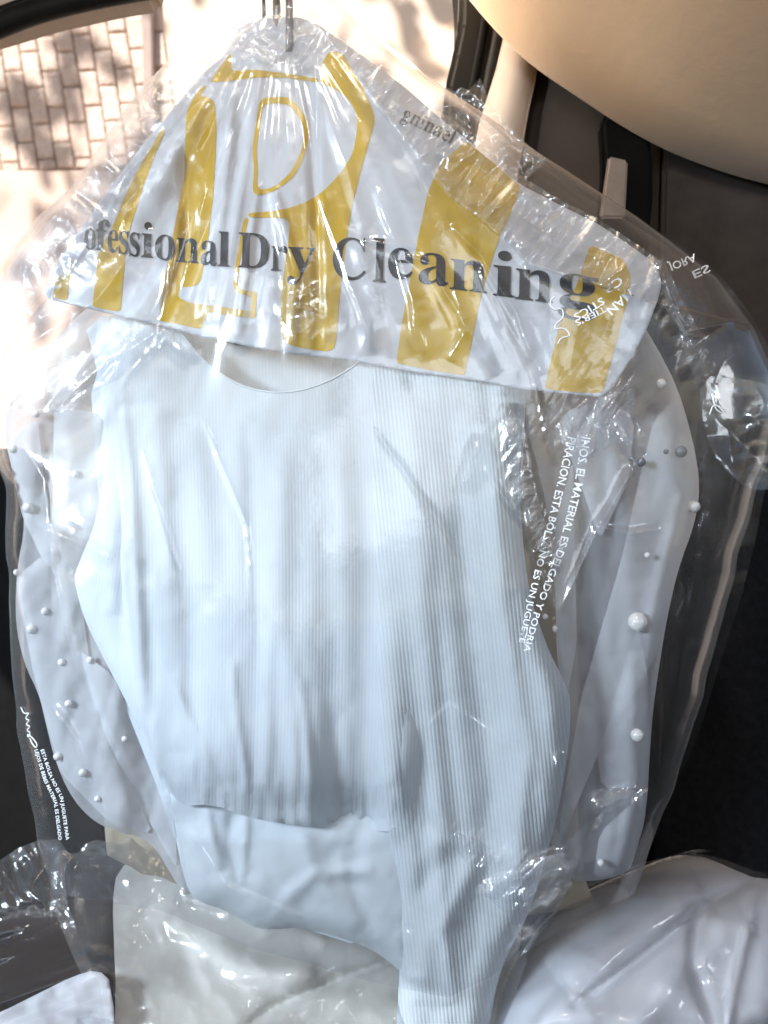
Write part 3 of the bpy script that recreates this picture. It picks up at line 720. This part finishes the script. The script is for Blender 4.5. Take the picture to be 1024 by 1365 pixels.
def crumple_mask(x, y):
    upR, upL, dR, dL = shoulder(x, y)
    m = np.exp(-(np.maximum(upR-14, 0)/22.)**2)*(upR > 0)*sm(900, 820, x)*sm(20, 80, y)
    dl, tl, _ = segdist(x, y, [(300, 60), (215, 150), (150, 215), (90, 290), (45, 330), (10, 410)])
    m = np.maximum(m, np.exp(-(dl/40)**2)*.9)
    dc, _, _ = segdist(x, y, [(90, 300), (130, 330)]); m = np.maximum(m, np.exp(-(dc/45)**2))
    dk, _, _ = segdist(x, y, [(345, 50), (390, 60)]); m = np.maximum(m, np.exp(-(dk/40)**2)*.9)
    for pts, w, s in (([(680, 560), (690, 640), (712, 690), (735, 740)], 14, .9), ([(770, 560), (820, 530)], 38, .8), ([(880, 370), (920, 430), (930, 480)], 26, .6), ([(610, 1110), (650, 1140), (730, 1170), (700, 1220), (700, 1280)], 26, .8), ([(30, 545), (95, 545)], 18, .5), ([(110, 700), (60, 740)], 20, .3), ([(640, 600), (625, 640)], 14, .5), ([(390, 380), (400, 440)], 24, .5), ([(250, 470), (205, 440)], 14, .7), ([(170, 450), (110, 520)], 16, .6), ([(800, 1070), (850, 1060)], 14, .6)):
        d, _, _ = segdist(x, y, pts); m = np.maximum(m, s*np.exp(-(d/w)**2))
    return m
def bulge(x, y):
    return .034*np.exp(-((x-400)/270.)**2-((y-900)/290.)**2)+.006*np.exp(-((x-600)/120.)**2-((y-900)/400.)**2)
def film_w(x, y):
    a, r = radial(x, y); upR, upL, dR, dL = shoulder(x, y); cm = crumple_mask(x, y)
    top_ = sm(60, 200, r)*sm(620, 420, y)
    w = .0075*top_*facet(a*7, r/700, 8)*sm(560, 380, x)+.0045*top_*facet(a*17+r/200, r/260, 9)
    # shoulder crinkles run across the fold
    cR = .0060*facet(*(lambda u, v: (u/9., v/70.))(*rotn(x, y, math.radians(32))), 13)+.0028*facet(x/11, y/15, 14)
    cL = .0055*facet(*(lambda u, v: (u/11., v/80.))(*rotn(x, y, math.radians(-50))), 16)+.0020*facet(x/16, y/14, 18)
    w = w+cm*np.where(x > 400, cR, cL)+cm*.003*facet(x/26, y/22, 19)
    patch = sm(-.1, .5, vn(x/130, y/150, 25))
    quiet = 1-.85*sm(120, 170, x)*sm(700, 650, x)*sm(430, 480, y)*sm(1200, 1100, y)
    w = w+quiet*(.0040*facet(x/85, y/150, 26)+.0013*facet(*(lambda u, v: (u/30., v/46.))(*rotn(x, y, .5)), 27)*(.1+patch))
    w = w+.0040*sm(660, 760, x)*facet(*(lambda u, v: (u/34., v/170.))(*rotn(x, y, .12)), 28)
    w = w+.0030*sm(130, 60, x)*facet(x/26, y/90, 29)
    for pts, wd, h in STROKES: w = w+stroke(x, y, pts, wd*1.3, h*1.5, True)
    return w
STROKES = [([(300, 130), (268, 260), (240, 400)], 3, .003), ([(540, 340), (575, 352), (605, 385), (622, 440), (600, 480)], 3, .004), ([(536, 350), (548, 400), (558, 470)], 3, .004), ([(600, 300), (640, 340), (690, 420), (720, 500)], 3, .004), ([(380, 430), (400, 410), (425, 415)], 4, .005), ([(380, 400), (405, 395), (430, 380)], 4, .005),
 ([(640, 620), (700, 700), (740, 820), (748, 960)], 2, .002), ([(810, 560), (835, 590), (848, 625)], 2.5, .004), ([(790, 700), (840, 712), (880, 705)], 2.5, .003), ([(250, 1100), (300, 1180), (420, 1230)], 3, .003), ([(270, 560), (330, 700), (340, 900)], 2, .0012), ([(190, 600), (240, 760), (250, 1000)], 2, .0014), ([(690, 560), (700, 640), (716, 760), (745, 900)], 3, .0025), ([(500, 570), (640, 780), (745, 1090)], 2.5, .0010), ([(668, 430), (640, 360), (705, 480), (740, 620)], 3, .0016),
 ([(20, 560), (60, 545), (102, 548)], 4, .005), ([(50, 700), (100, 722), (150, 746)], 4, .004), ([(560, 980), (600, 940), (665, 985)], 3, .002),
 ([(870, 345), (895, 390), (915, 440)], 7, .009), ([(910, 445), (985, 425)], 5, .005), ([(700, 350), (790, 375), (858, 398)], 5, .007), ([(858, 398), (878, 350)], 5, .006),
 ([(690, 290), (745, 325), (800, 340), (870, 350)], 5, .004), ([(520, 130), (600, 190), (660, 235), (745, 290)], 6, .004), ([(985, 390), (1005, 430), (1030, 480)], 4, .005),
 ([(215, 440), (120, 500), (60, 560)], 6, .005), ([(200, 300), (130, 400), (20, 470)], 6, .005), ([(330, 60), (260, 200), (230, 330), (215, 430)], 5, .004), ([(360, 80), (330, 240), (315, 380)], 4, .0018),
 ([(365, 260), (388, 380), (398, 470)], 4, .004), ([(420, 90), (425, 260), (500, 470)], 4, .003), ([(500, 250), (545, 380), (570, 480)], 4, .003), ([(480, 320), (560, 330), (600, 400), (660, 500)], 4, .0035),
 ([(745, 820), (800, 700), (860, 600)], 6, .004), ([(850, 830), (860, 920), (866, 1010)], 5, .004), ([(790, 1080), (830, 1065), (862, 1055)], 4, .006), ([(640, 1180), (700, 1170), (760, 1130)], 6, .007), ([(755, 1140), (735, 1080), (745, 1000)], 6, .006),
 ([(610, 1110), (630, 1140), (660, 1150)], 4, .006), ([(90, 250), (140, 290), (60, 340)], 7, .007), ([(545, 1240), (560, 1290), (560, 1340)], 5, .004), ([(25, 590), (60, 640), (70, 760), (110, 930)], 5, .004), ([(70, 940), (100, 985), (125, 1060)], 5, .006)]
def film_sheet(front):
    nr, nc = (600, 440) if front else (200, 140)
    tt = np.linspace(0, 1, nr); uu = np.linspace(0, 1, nc)
    U, Tt = np.meshgrid(uu, tt)
    Y0 = -60+Tt*(1290+60)
    X = interp(LT, Y0)+(interp(RT, Y0)-interp(LT, Y0))*U
    Yb = interp(BOT, X); Y = -60+Tt*(Yb+60)
    Xr = interp(LT, Y)+(interp(RT, Y)-interp(LT, Y))*U; X = Xr+2.2*vn(0*Y+U*3, Y/40, 71)*(1-sm(0, .04, np.minimum(U, 1-U)))
    pr = (1-np.abs(2*U-1)**14)**.5
    neck = sm(-10, 160, Y)
    b = base(X, Y); midd = .055
    if front:
        upR, upL, dR, dL = shoulder(X, Y)
        curve = .00034*np.maximum(upR, 0)*sm(620, 420, Y)+.00040*np.maximum(upL, 0)*sm(620, 420, Y)
        d = b+midd-(midd+.013)*pr-bulge(X, Y)+np.minimum(curve, .045*pr)-film_w(X, Y)*np.clip(pr*1.3, 0, 1)
        # folds of a stiff sheet overhang a little sideways
        X = X+1.5*vn(X/22, Y/30, 72)*neck*(1-sm(.86, .93, U))
    else:
        d = b+midd+(.12)*pr*neck-.006*crease(X/60, Y/90, 73)*pr
    co = P3(X, Y, d)
    at = {'crumple': np.clip(crumple_mask(X, Y), 0, 1).ravel() if front else np.zeros(X.size)}
    return co, grid(X, Y), np.stack([X/1000, Y/1000], -1).reshape(-1, 2), at
bag = thing('garment_bag', 'clear crinkled polythene garment bag with small white warning print covering the hanging clothes', 'garment bag', tuple(P3(369, 0, .78)))
co, fc, uv, at = film_sheet(True); mk('front_film', co.reshape(-1, 3), fc, M['film'], bag, uv, True, at)
co, fc, uv, at = film_sheet(False); mk('back_film', co.reshape(-1, 3), fc, M['film_back'], bag, uv, True, at)
def front_d(x, y):
    x = np.asarray(x, float); y = np.asarray(y, float)
    l, r = interp(LT, y), interp(RT, y); U = np.clip((x-l)/(r-l), 0.001, .999); pr = (1-np.abs(2*U-1)**14)**.5
    upR, upL, _, _ = shoulder(x, y)
    curve = .00034*np.maximum(upR, 0)*sm(620, 420, y)+.00040*np.maximum(upL, 0)*sm(620, 420, y)
    return base(x, y)+.055-.068*pr-bulge(x, y)+np.minimum(curve, .045*pr)-film_w(x, y)*np.clip(pr*1.3, 0, 1)
# folded double film along the left and right shoulders and the torn tab
cz = lambda s: (lambda x, y: {'crumple': np.full(x.shape, s)})
torn = [(560, 150), (588, 138), (592, 112), (603, 122), (615, 116), (625, 120), (640, 104), (646, 118), (655, 140), (672, 160), (690, 180), (730, 215), (700, 240), (640, 200)]
sheet('torn_tab', torn, lambda x, y: base(x, y)+.01-.006*facet(x/22, y/18, 81)-.004*vn(x/9, y/9, 82), M['film_edge'], bag, 3, attr=cz(.35))
fl = smooth_poly([(-10, 400), (20, 345), (60, 300), (100, 262), (150, 200), (175, 230), (150, 300), (110, 345), (60, 390), (10, 440), (-20, 470)], 1)
sheet('folded_film', fl, lambda x, y: base(x, y)-.004-.010*facet(x/46, y/40, 83)-.003*facet(x/14, y/22, 84)-.012*np.exp(-((x-90)**2+(y-310)**2)/45.**2), M['film_edge'], bag, 2.6, attr=cz(.8))
fl2 = smooth_poly([(215, 432), (240, 445), (200, 480), (150, 510), (100, 535), (105, 548), (60, 550), (20, 545), (0, 530), (40, 500), (90, 480), (150, 440)], 1)
sheet('folded_film', fl2, lambda x, y: base(x, y)-.008-.006*facet((x+y)/16, (x-y)/60, 85)-.003*facet(x/12, y/12, 86), M['film_edge'], bag, 2.6, attr=cz(.6))
fr_ = smooth_poly([(840, 290), (905, 325), (960, 365), (1010, 430), (1040, 500), (1030, 600), (1000, 760), (955, 900), (925, 1000), (895, 1050), (905, 900), (925, 760), (940, 640), (930, 520), (900, 430), (870, 350)], 1)
sheet('folded_film', fr_, lambda x, y: base(x, y)+.022-.008*facet(x/60, y/110, 87)-.0015*facet(x/22, y/40, 88), M['film_back'], bag, 3.2, attr=cz(.02))
fr2 = smooth_poly([(930, 500), (1000, 505), (1045, 520), (1045, 650), (1000, 655), (960, 620), (940, 580)], 1)
sheet('folded_film', fr2, lambda x, y: base(x, y)+.004-.012*facet(x/50, y/40, 89)-.003*facet(x/20, y/18, 90), M['film_edge'], bag, 2.8, attr=cz(.1))
pl = smooth_poly([(700, 1160), (760, 1120), (790, 1090), (760, 1180), (735, 1230), (705, 1262), (700, 1290), (672, 1365), (660, 1400), (640, 1400), (668, 1300), (690, 1230), (640, 1190), (655, 1165)], 1)
sheet('folded_film', pl, lambda x, y: base(x, y)-.022-.010*facet(x/26, y/34, 91)-.003*facet(x/10, y/16, 92), M['film_edge'], bag, 2.6, attr=cz(.6))
nk = [(312, 30), (330, 12), (352, 4), (380, 8), (404, 4), (428, 22), (420, 50), (402, 66), (392, 88), (376, 74), (358, 94), (344, 70), (322, 84), (318, 56)]
sheet('folded_film', nk, lambda x, y: base(x, y)-.010-.014*facet(x/20, y/24, 101)-.004*facet(x/8, y/9, 102), M['film_edge'], bag, 2.2, attr=cz(.8))
def bandd(ang, a, off, s, cross=60., along=11.):
    return lambda x, y: base(x, y)-off-a*facet(*(lambda u, v: (u/along, v/cross))(*rotn(x, y, math.radians(ang))), s)-a*.9*facet(x/30, y/34, s+3)
for poly, dfn, cz_ in (
    ([(426, 22), (448, 44), (490, 74), (545, 112), (585, 146), (620, 172), (660, 208), (700, 238), (750, 268), (795, 290), (850, 326), (884, 350), (872, 380), (856, 402), (800, 380), (760, 374), (735, 362), (705, 354), (690, 330), (668, 317), (640, 290), (600, 264), (580, 236), (552, 207), (530, 176), (500, 142), (470, 96), (440, 66)], bandd(38, .017, .004, 110), .45),
    ([(318, 30), (300, 60), (262, 108), (228, 150), (196, 186), (168, 224), (150, 262), (120, 300), (96, 336), (60, 372), (40, 360), (62, 316), (84, 280), (108, 244), (140, 210), (170, 170), (200, 136), (236, 96), (276, 56), (300, 24)], bandd(-48, .018, -.006, 120, 60, 11), .4),
    ([(672, 540), (696, 552), (706, 600), (716, 660), (732, 710), (748, 764), (724, 750), (702, 692), (682, 630)], bandd(70, .011, .014, 130, 40, 6), .7),
    ([(736, 572), (760, 548), (800, 530), (850, 516), (842, 552), (862, 582), (822, 590), (790, 610), (750, 592)], bandd(20, .018, .012, 140, 30, 12), .6),
    ([(628, 1188), (664, 1160), (700, 1150), (752, 1136), (764, 1182), (738, 1196), (706, 1216), (692, 1192), (660, 1200)], bandd(60, .020, .026, 150, 34, 14), .5),
    ([(866, 352), (884, 344), (908, 396), (930, 436), (946, 452), (912, 446), (886, 410)], bandd(60, .012, .004, 160, 60, 16), .3),
    ([(600, 1106), (640, 1120), (660, 1136), (652, 1160), (620, 1150), (606, 1130)], bandd(20, .010, .03, 170, 24, 12), .5),
    ([(388, 372), (408, 366), (430, 380), (434, 430), (416, 452), (392, 440), (382, 410)], bandd(10, .007, .010, 180, 30, 14), .2),
    ([(796, 1084), (822, 1058), (866, 1050), (838, 1076), (806, 1102), (788, 1108)], bandd(20, .010, .012, 190, 24, 14), .3)):
    sheet('folded_film', poly, dfn, M['film_edge'], bag, 2.1, attr=cz(cz_))
# white print on the film
def path_text(s, pts, h0, h1, name='warning_text', flipx=False, squash=None, dz=.0012):
    bm = textmesh(s, 2, .012); xs = [v.co.x for v in bm.verts]; a, b = min(xs), max(xs)
    P = np.array(pts, float); seg = np.hypot(*(P[1:]-P[:-1]).T); cum = np.concatenate([[0], np.cumsum(seg)])
    def f(x, y):
        u = (x-a)/(b-a)
        if flipx: u = 1-u
        s_ = u*cum[-1]; X = np.interp(s_, cum, P[:, 0]); Y = np.interp(s_, cum, P[:, 1])
        e = 6.; tx = np.interp(s_+e, cum, P[:, 0])-np.interp(s_-e, cum, P[:, 0]); ty = np.interp(s_+e, cum, P[:, 1])-np.interp(s_-e, cum, P[:, 1])
        l = np.hypot(tx, ty)+1e-9; tx /= l; ty /= l; h = (h0+(h1-h0)*u)*y
        return X+ty*h, Y-tx*h
    return bm_to(bm, f, front_d, name, M['wink'], bag, dz)
path_text('INOS. EL MATERIAL ES DELGADO Y PODRIA', [(776, 582), (765, 650), (745, 728), (731, 765), (712, 815), (698, 868)], 17, 12)
path_text('PIRACION. ESTA BOLSA NO ES UN JUGUETE', [(757, 582), (744, 640), (733, 685), (722, 725), (706, 790), (692, 856)], 17, 11)
path_text('MAN', [(838, 385), (808, 412)], 17, 17)
path_text('CR', [(826, 368), (802, 384)], 16, 16)
path_text('STICS', [(802, 396), (764, 420)], 14, 14)
path_text("TIER'S", [(806, 408), (766, 428)], 11, 11)
path_text('JORA', [(926, 338), (890, 352)], 15, 15, flipx=True)
path_text('ES', [(944, 352), (922, 362)], 15, 15, flipx=True)
path_text('LEJOS DE BEBES MATERIAL ES DELGADO', [(46, 1000), (58, 1040), (72, 1070), (78, 1120)], 6.5, 6.5)
path_text('ESTA BOLSA NO ES UN JUGUETE PARA', [(54, 1000), (66, 1036), (80, 1064), (88, 1120)], 6.5, 6.5)
def brush(name, pts, r):
    pts = smooth_poly(pts, 2, False); X = np.array([p[0] for p in pts]); Y = np.array([p[1] for p in pts])
    return tube(name, [tuple(p) for p in P3(X, Y, front_d(X, Y)-.0012)], r, M['wink'], bag, 6)
brush('script_print', [(28, 943), (32, 952), (40, 950), (33, 958), (40, 960), (34, 966), (41, 968), (35, 974), (41, 976), (38, 984), (36, 978), (42, 982), (50, 992), (48, 998), (42, 990), (40, 984)], .0006)
brush('script_print', [(740, 395), (732, 402), (738, 414), (750, 410), (752, 424), (742, 430), (738, 440), (752, 436), (762, 448), (748, 450), (744, 458)], .0006)
brush('script_print', [(950, 530), (955, 548), (968, 552), (952, 536), (946, 552)], .0005)

# ================================================================== LOWER BAGGED CLOTHES ON THE SEAT
pile = thing('folded_cream_clothes', 'cream clothes in crinkled clear film lying on the seat under the sweater', 'clothes', (-.12, .8, .7))
pp_ = smooth_poly([(150, 1200), (156, 1160), (190, 1138), (300, 1130), (560, 1150), (700, 1180), (690, 1300), (665, 1440), (148, 1440), (155, 1330), (152, 1260)], 1)
def pile_d(x, y):
    r = .93-.00058*(y-1140)+.00004*(x-300)
    r = r-.008*fbm(x/150, y/110, 63, 2)-.0015*vn(x/40, y/46, 64)-.0055*facet(x/80, y/60, 64)-.0015*facet(x/26, y/22, 61)
    d, t, s = segdist(x, y, [(290, 1400), (360, 1345), (430, 1312), (545, 1272), (700, 1240)])
    r = r+.011*np.exp(-d/9)-.008*np.exp(-(d/60)**2)
    return r-stroke(x, y, [(200, 1210), (320, 1290), (420, 1300)], 20, .008, False)
sheet('cream_cloth', pp_, pile_d, M['pile'], pile, 6)
fp = soft_poly([(70, 1150), (82, 1130), (100, 1142), (120, 1118), (150, 1124), (190, 1112), (300, 1160), (540, 1190), (640, 1280), (640, 1440), (96, 1440), (90, 1380), (122, 1320), (104, 1290), (92, 1262), (66, 1200)], 8)
def fp_d(x, y): return pile_d(x, y)-.018-.007*facet(x/75, y/60, 65)-.0045*facet(x/26, y/34, 66)-.001*facet(x/10, y/12, 60)-.006*facet(*(lambda u, v: (u/30., v/90.))(*rotn(x, y, -.5)), 67)*sm(-.1, .4, vn(x/70, y/60, 68))
def fp_a(x, y): return {'crumple': np.clip(.15+.55*vn(x/60, y/60, 69)+.5*np.exp(-((x-120)/50)**2), 0, .9)}
sheet('film', fp, fp_d, M['film_low'], pile, 2.8, attr=fp_a)
strip = thing('white_shirt', 'strip of white shirt lying on the dark seat at the bottom left corner', 'shirt', (-.5, .75, .66))
sp2 = smooth_poly([(-60, 1375), (0, 1350), (50, 1325), (96, 1302), (130, 1292), (150, 1310), (156, 1440), (-60, 1440)], 1)
sd_ = lambda x, y: .80-.0004*(y-1300)-.005*fbm(x/50, y/40, 95)
sheet('shirt_cloth', sp2, sd_, M['satin'], strip, 5, back=lambda x, y: sd_(x, y)+.02)
fs_ = smooth_poly([(-80, 1215), (-20, 1160), (40, 1120), (92, 1118), (84, 1190), (110, 1260), (140, 1330), (140, 1440), (-80, 1440)], 1)
def fs_d(x, y):
    return .84-.0005*(y-1150)-.012*facet(*(lambda u, v: (u/150., v/18.))(*rotn(x, y, -.33)), 96)*sm(1220, 1250, y)-sm(1260, 1200, y)*(.010*facet(x/26, y/30, 97)+.004*facet(x/11, y/12, 98))
sheet('film', fs_, fs_d, M['film_low'], strip, 2.8, attr=lambda x, y: {'crumple': .5*sm(1260, 1200, y)})
wb = thing('white_garment', 'white satin garment in clear film bulging on the seat at the bottom right', 'garment', (.35, .8, .7))
wp = smooth_poly([(640, 1440), (664, 1330), (690, 1270), (735, 1215), (790, 1182), (850, 1158), (890, 1142), (935, 1136), (1000, 1146), (1090, 1170), (1090, 1440)], 2)
def wp_d(x, y):
    r = .86-.00055*(y-1140)+roll(x, y, wp, 90, .10)
    for pts, w, h in (([(760, 1345), (850, 1280), (950, 1200), (1010, 1170)], 7, -.006), ([(740, 1300), (830, 1230), (930, 1170)], 40, .014), ([(930, 1200), (925, 1290), (960, 1380)], 10, -.007), ([(820, 1400), (900, 1300), (1000, 1230)], 26, .010), ([(1010, 1180), (985, 1290), (960, 1400)], 8, .006)):
        r = r-stroke(x, y, pts, w, h, False)
    return r-.005*fbm(x/100, y/80, 75, 2)-.004*facet(x/70, y/60, 75)
sheet('satin_cloth', wp, wp_d, M['satin'], wb, 5)
wf = smooth_poly([(650, 1440), (668, 1300), (690, 1255), (740, 1200), (800, 1165), (860, 1150), (905, 1138), (935, 1130), (980, 1142), (1090, 1160), (1090, 1440)], 2)
def wf_d(x, y): return wp_d(x, y)-.014-.006*facet(*(lambda u, v: (u/110., v/34.))(*rotn(x, y, -.7)), 76)-.0025*facet(x/34, y/50, 77)
sheet('film', wf, wf_d, M['film_low'], wb, 3, attr=lambda x, y: {'crumple': np.clip(.05+.5*vn(x/50, y/50, 78), 0, .6)})

# ================================================================== TREE OUTSIDE (its crown dapples the wall)
tree = thing('shade_tree', 'leafy tree standing outside the car, above the stone wall', 'tree', (-5, -1.8, 0))
tube('trunk', [(-5, -1.8, 0), (-4.95, -1.8, 2.4), (-4.8, -1.7, 5), (-4.0, -1.5, 7.2)], .1, M['bark'], tree, 10, taper=[.14, .11, .09, .05])
SUN = Vector((.42, .80, -.62)).normalized()
rl = np.random.RandomState(4); co = []; fs = []
for k in range(190):
    cl = rl.randint(0, 22); rr = np.random.RandomState(cl+50); cc = np.array([-3.9, -1.5, 7.4])+rr.uniform(-1, 1, 3)*np.array([1.8, .7, 1.0])
    p = cc+rl.normal(0, .24, 3); a = Vector(rl.normal(0, 1, 3)).normalized(); b = a.orthogonal().normalized(); s = rl.uniform(.09, .17)
    n = len(co); p = Vector(p)
    co += [tuple(p+a*s), tuple(p+b*s*.5), tuple(p-a*s), tuple(p-b*s*.5)]; fs.append((n, n+1, n+2, n+3))
mk('crown', co, fs, M['leaf'], tree, smooth=False)

# ================================================================== LIGHT, CAMERA
w = bpy.data.worlds.new('World'); SC.world = w; w.use_nodes = True
nt = w.node_tree; bg = nt.nodes['Background']; sky = nt.nodes.new('ShaderNodeTexSky'); sky.sky_type = 'NISHITA'; sky.sun_disc = False
elev = math.asin(-SUN.z); sky.sun_elevation = elev; sky.sun_rotation = math.atan2(-SUN.x, -SUN.y)
nt.links.new(sky.outputs[0], bg.inputs[0]); bg.inputs[1].default_value = .06
sl = bpy.data.lights.new('sun', 'SUN'); sl.energy = 5; sl.angle = math.radians(.5); sl.color = (1, .93, .84)
so = bpy.data.objects.new('sun', sl); COL.objects.link(so); so.rotation_euler = SUN.to_track_quat('-Z', 'Y').to_euler(); so.location = (-2, -3, 5)
def area(name, loc, tgt, sx, sy, e, col):
    l = bpy.data.lights.new(name, 'AREA'); l.shape = 'RECTANGLE'; l.size = sx; l.size_y = sy; l.energy = e; l.color = col
    o = bpy.data.objects.new(name, l); COL.objects.link(o); o.location = loc; o.rotation_euler = (Vector(tgt)-Vector(loc)).to_track_quat('-Z', 'Y').to_euler()
    return o
area('windscreen_light', (-.2, -1.05, 1.7), (-.05, .8, 1.05), .8, .3, 1.9, (.84, .92, 1.0))
l_ = area('left_window_light', (-1.6, -.35, 1.6), (0, .78, .88), .5, .3, 6, (.74, .88, 1.0)); l_.data.spread = math.radians(75)
area('side_window_light', (1.15, -.1, 1.45), (.1, .8, 1.1), .3, .2, 1.3, (.9, .95, 1.0))
area('rear_window_light', (-.15, 1.02, 1.86), (.05, .75, 1.45), .6, .2, 2.5, (1.0, .82, .6))
area('added_glint_lamp', (-.1, .22, 1.93), (.05, .75, 1.35), .2, .12, 1.1, (1.0, .95, .86))  # added lamp under the closed roof, puts glints on the film
cam = bpy.data.cameras.new('camera'); co_ = bpy.data.objects.new('camera', cam); COL.objects.link(co_); SC.camera = co_
co_.location = (0, 0, CZ); co_.rotation_euler = (math.radians(90), 0, 0)
cam.sensor_fit = 'HORIZONTAL'; cam.sensor_width = 36; cam.lens = 36*F/1024; cam.clip_start = .02; cam.clip_end = 300
cam.dof.use_dof = True; cam.dof.focus_distance = .75; cam.dof.aperture_fstop = 9
SC.view_settings.view_transform = 'Standard'; SC.view_settings.look = 'None'; SC.view_settings.exposure = 1.0; SC.view_settings.gamma = 1
SC.render.engine = 'CYCLES'; c = SC.cycles
c.use_denoising = True; c.max_bounces = 8; c.diffuse_bounces = 4; c.glossy_bounces = 3; c.transparent_max_bounces = 28; c.transmission_bounces = 4
c.sample_clamp_indirect = 6; c.caustics_reflective = False; c.caustics_refractive = False
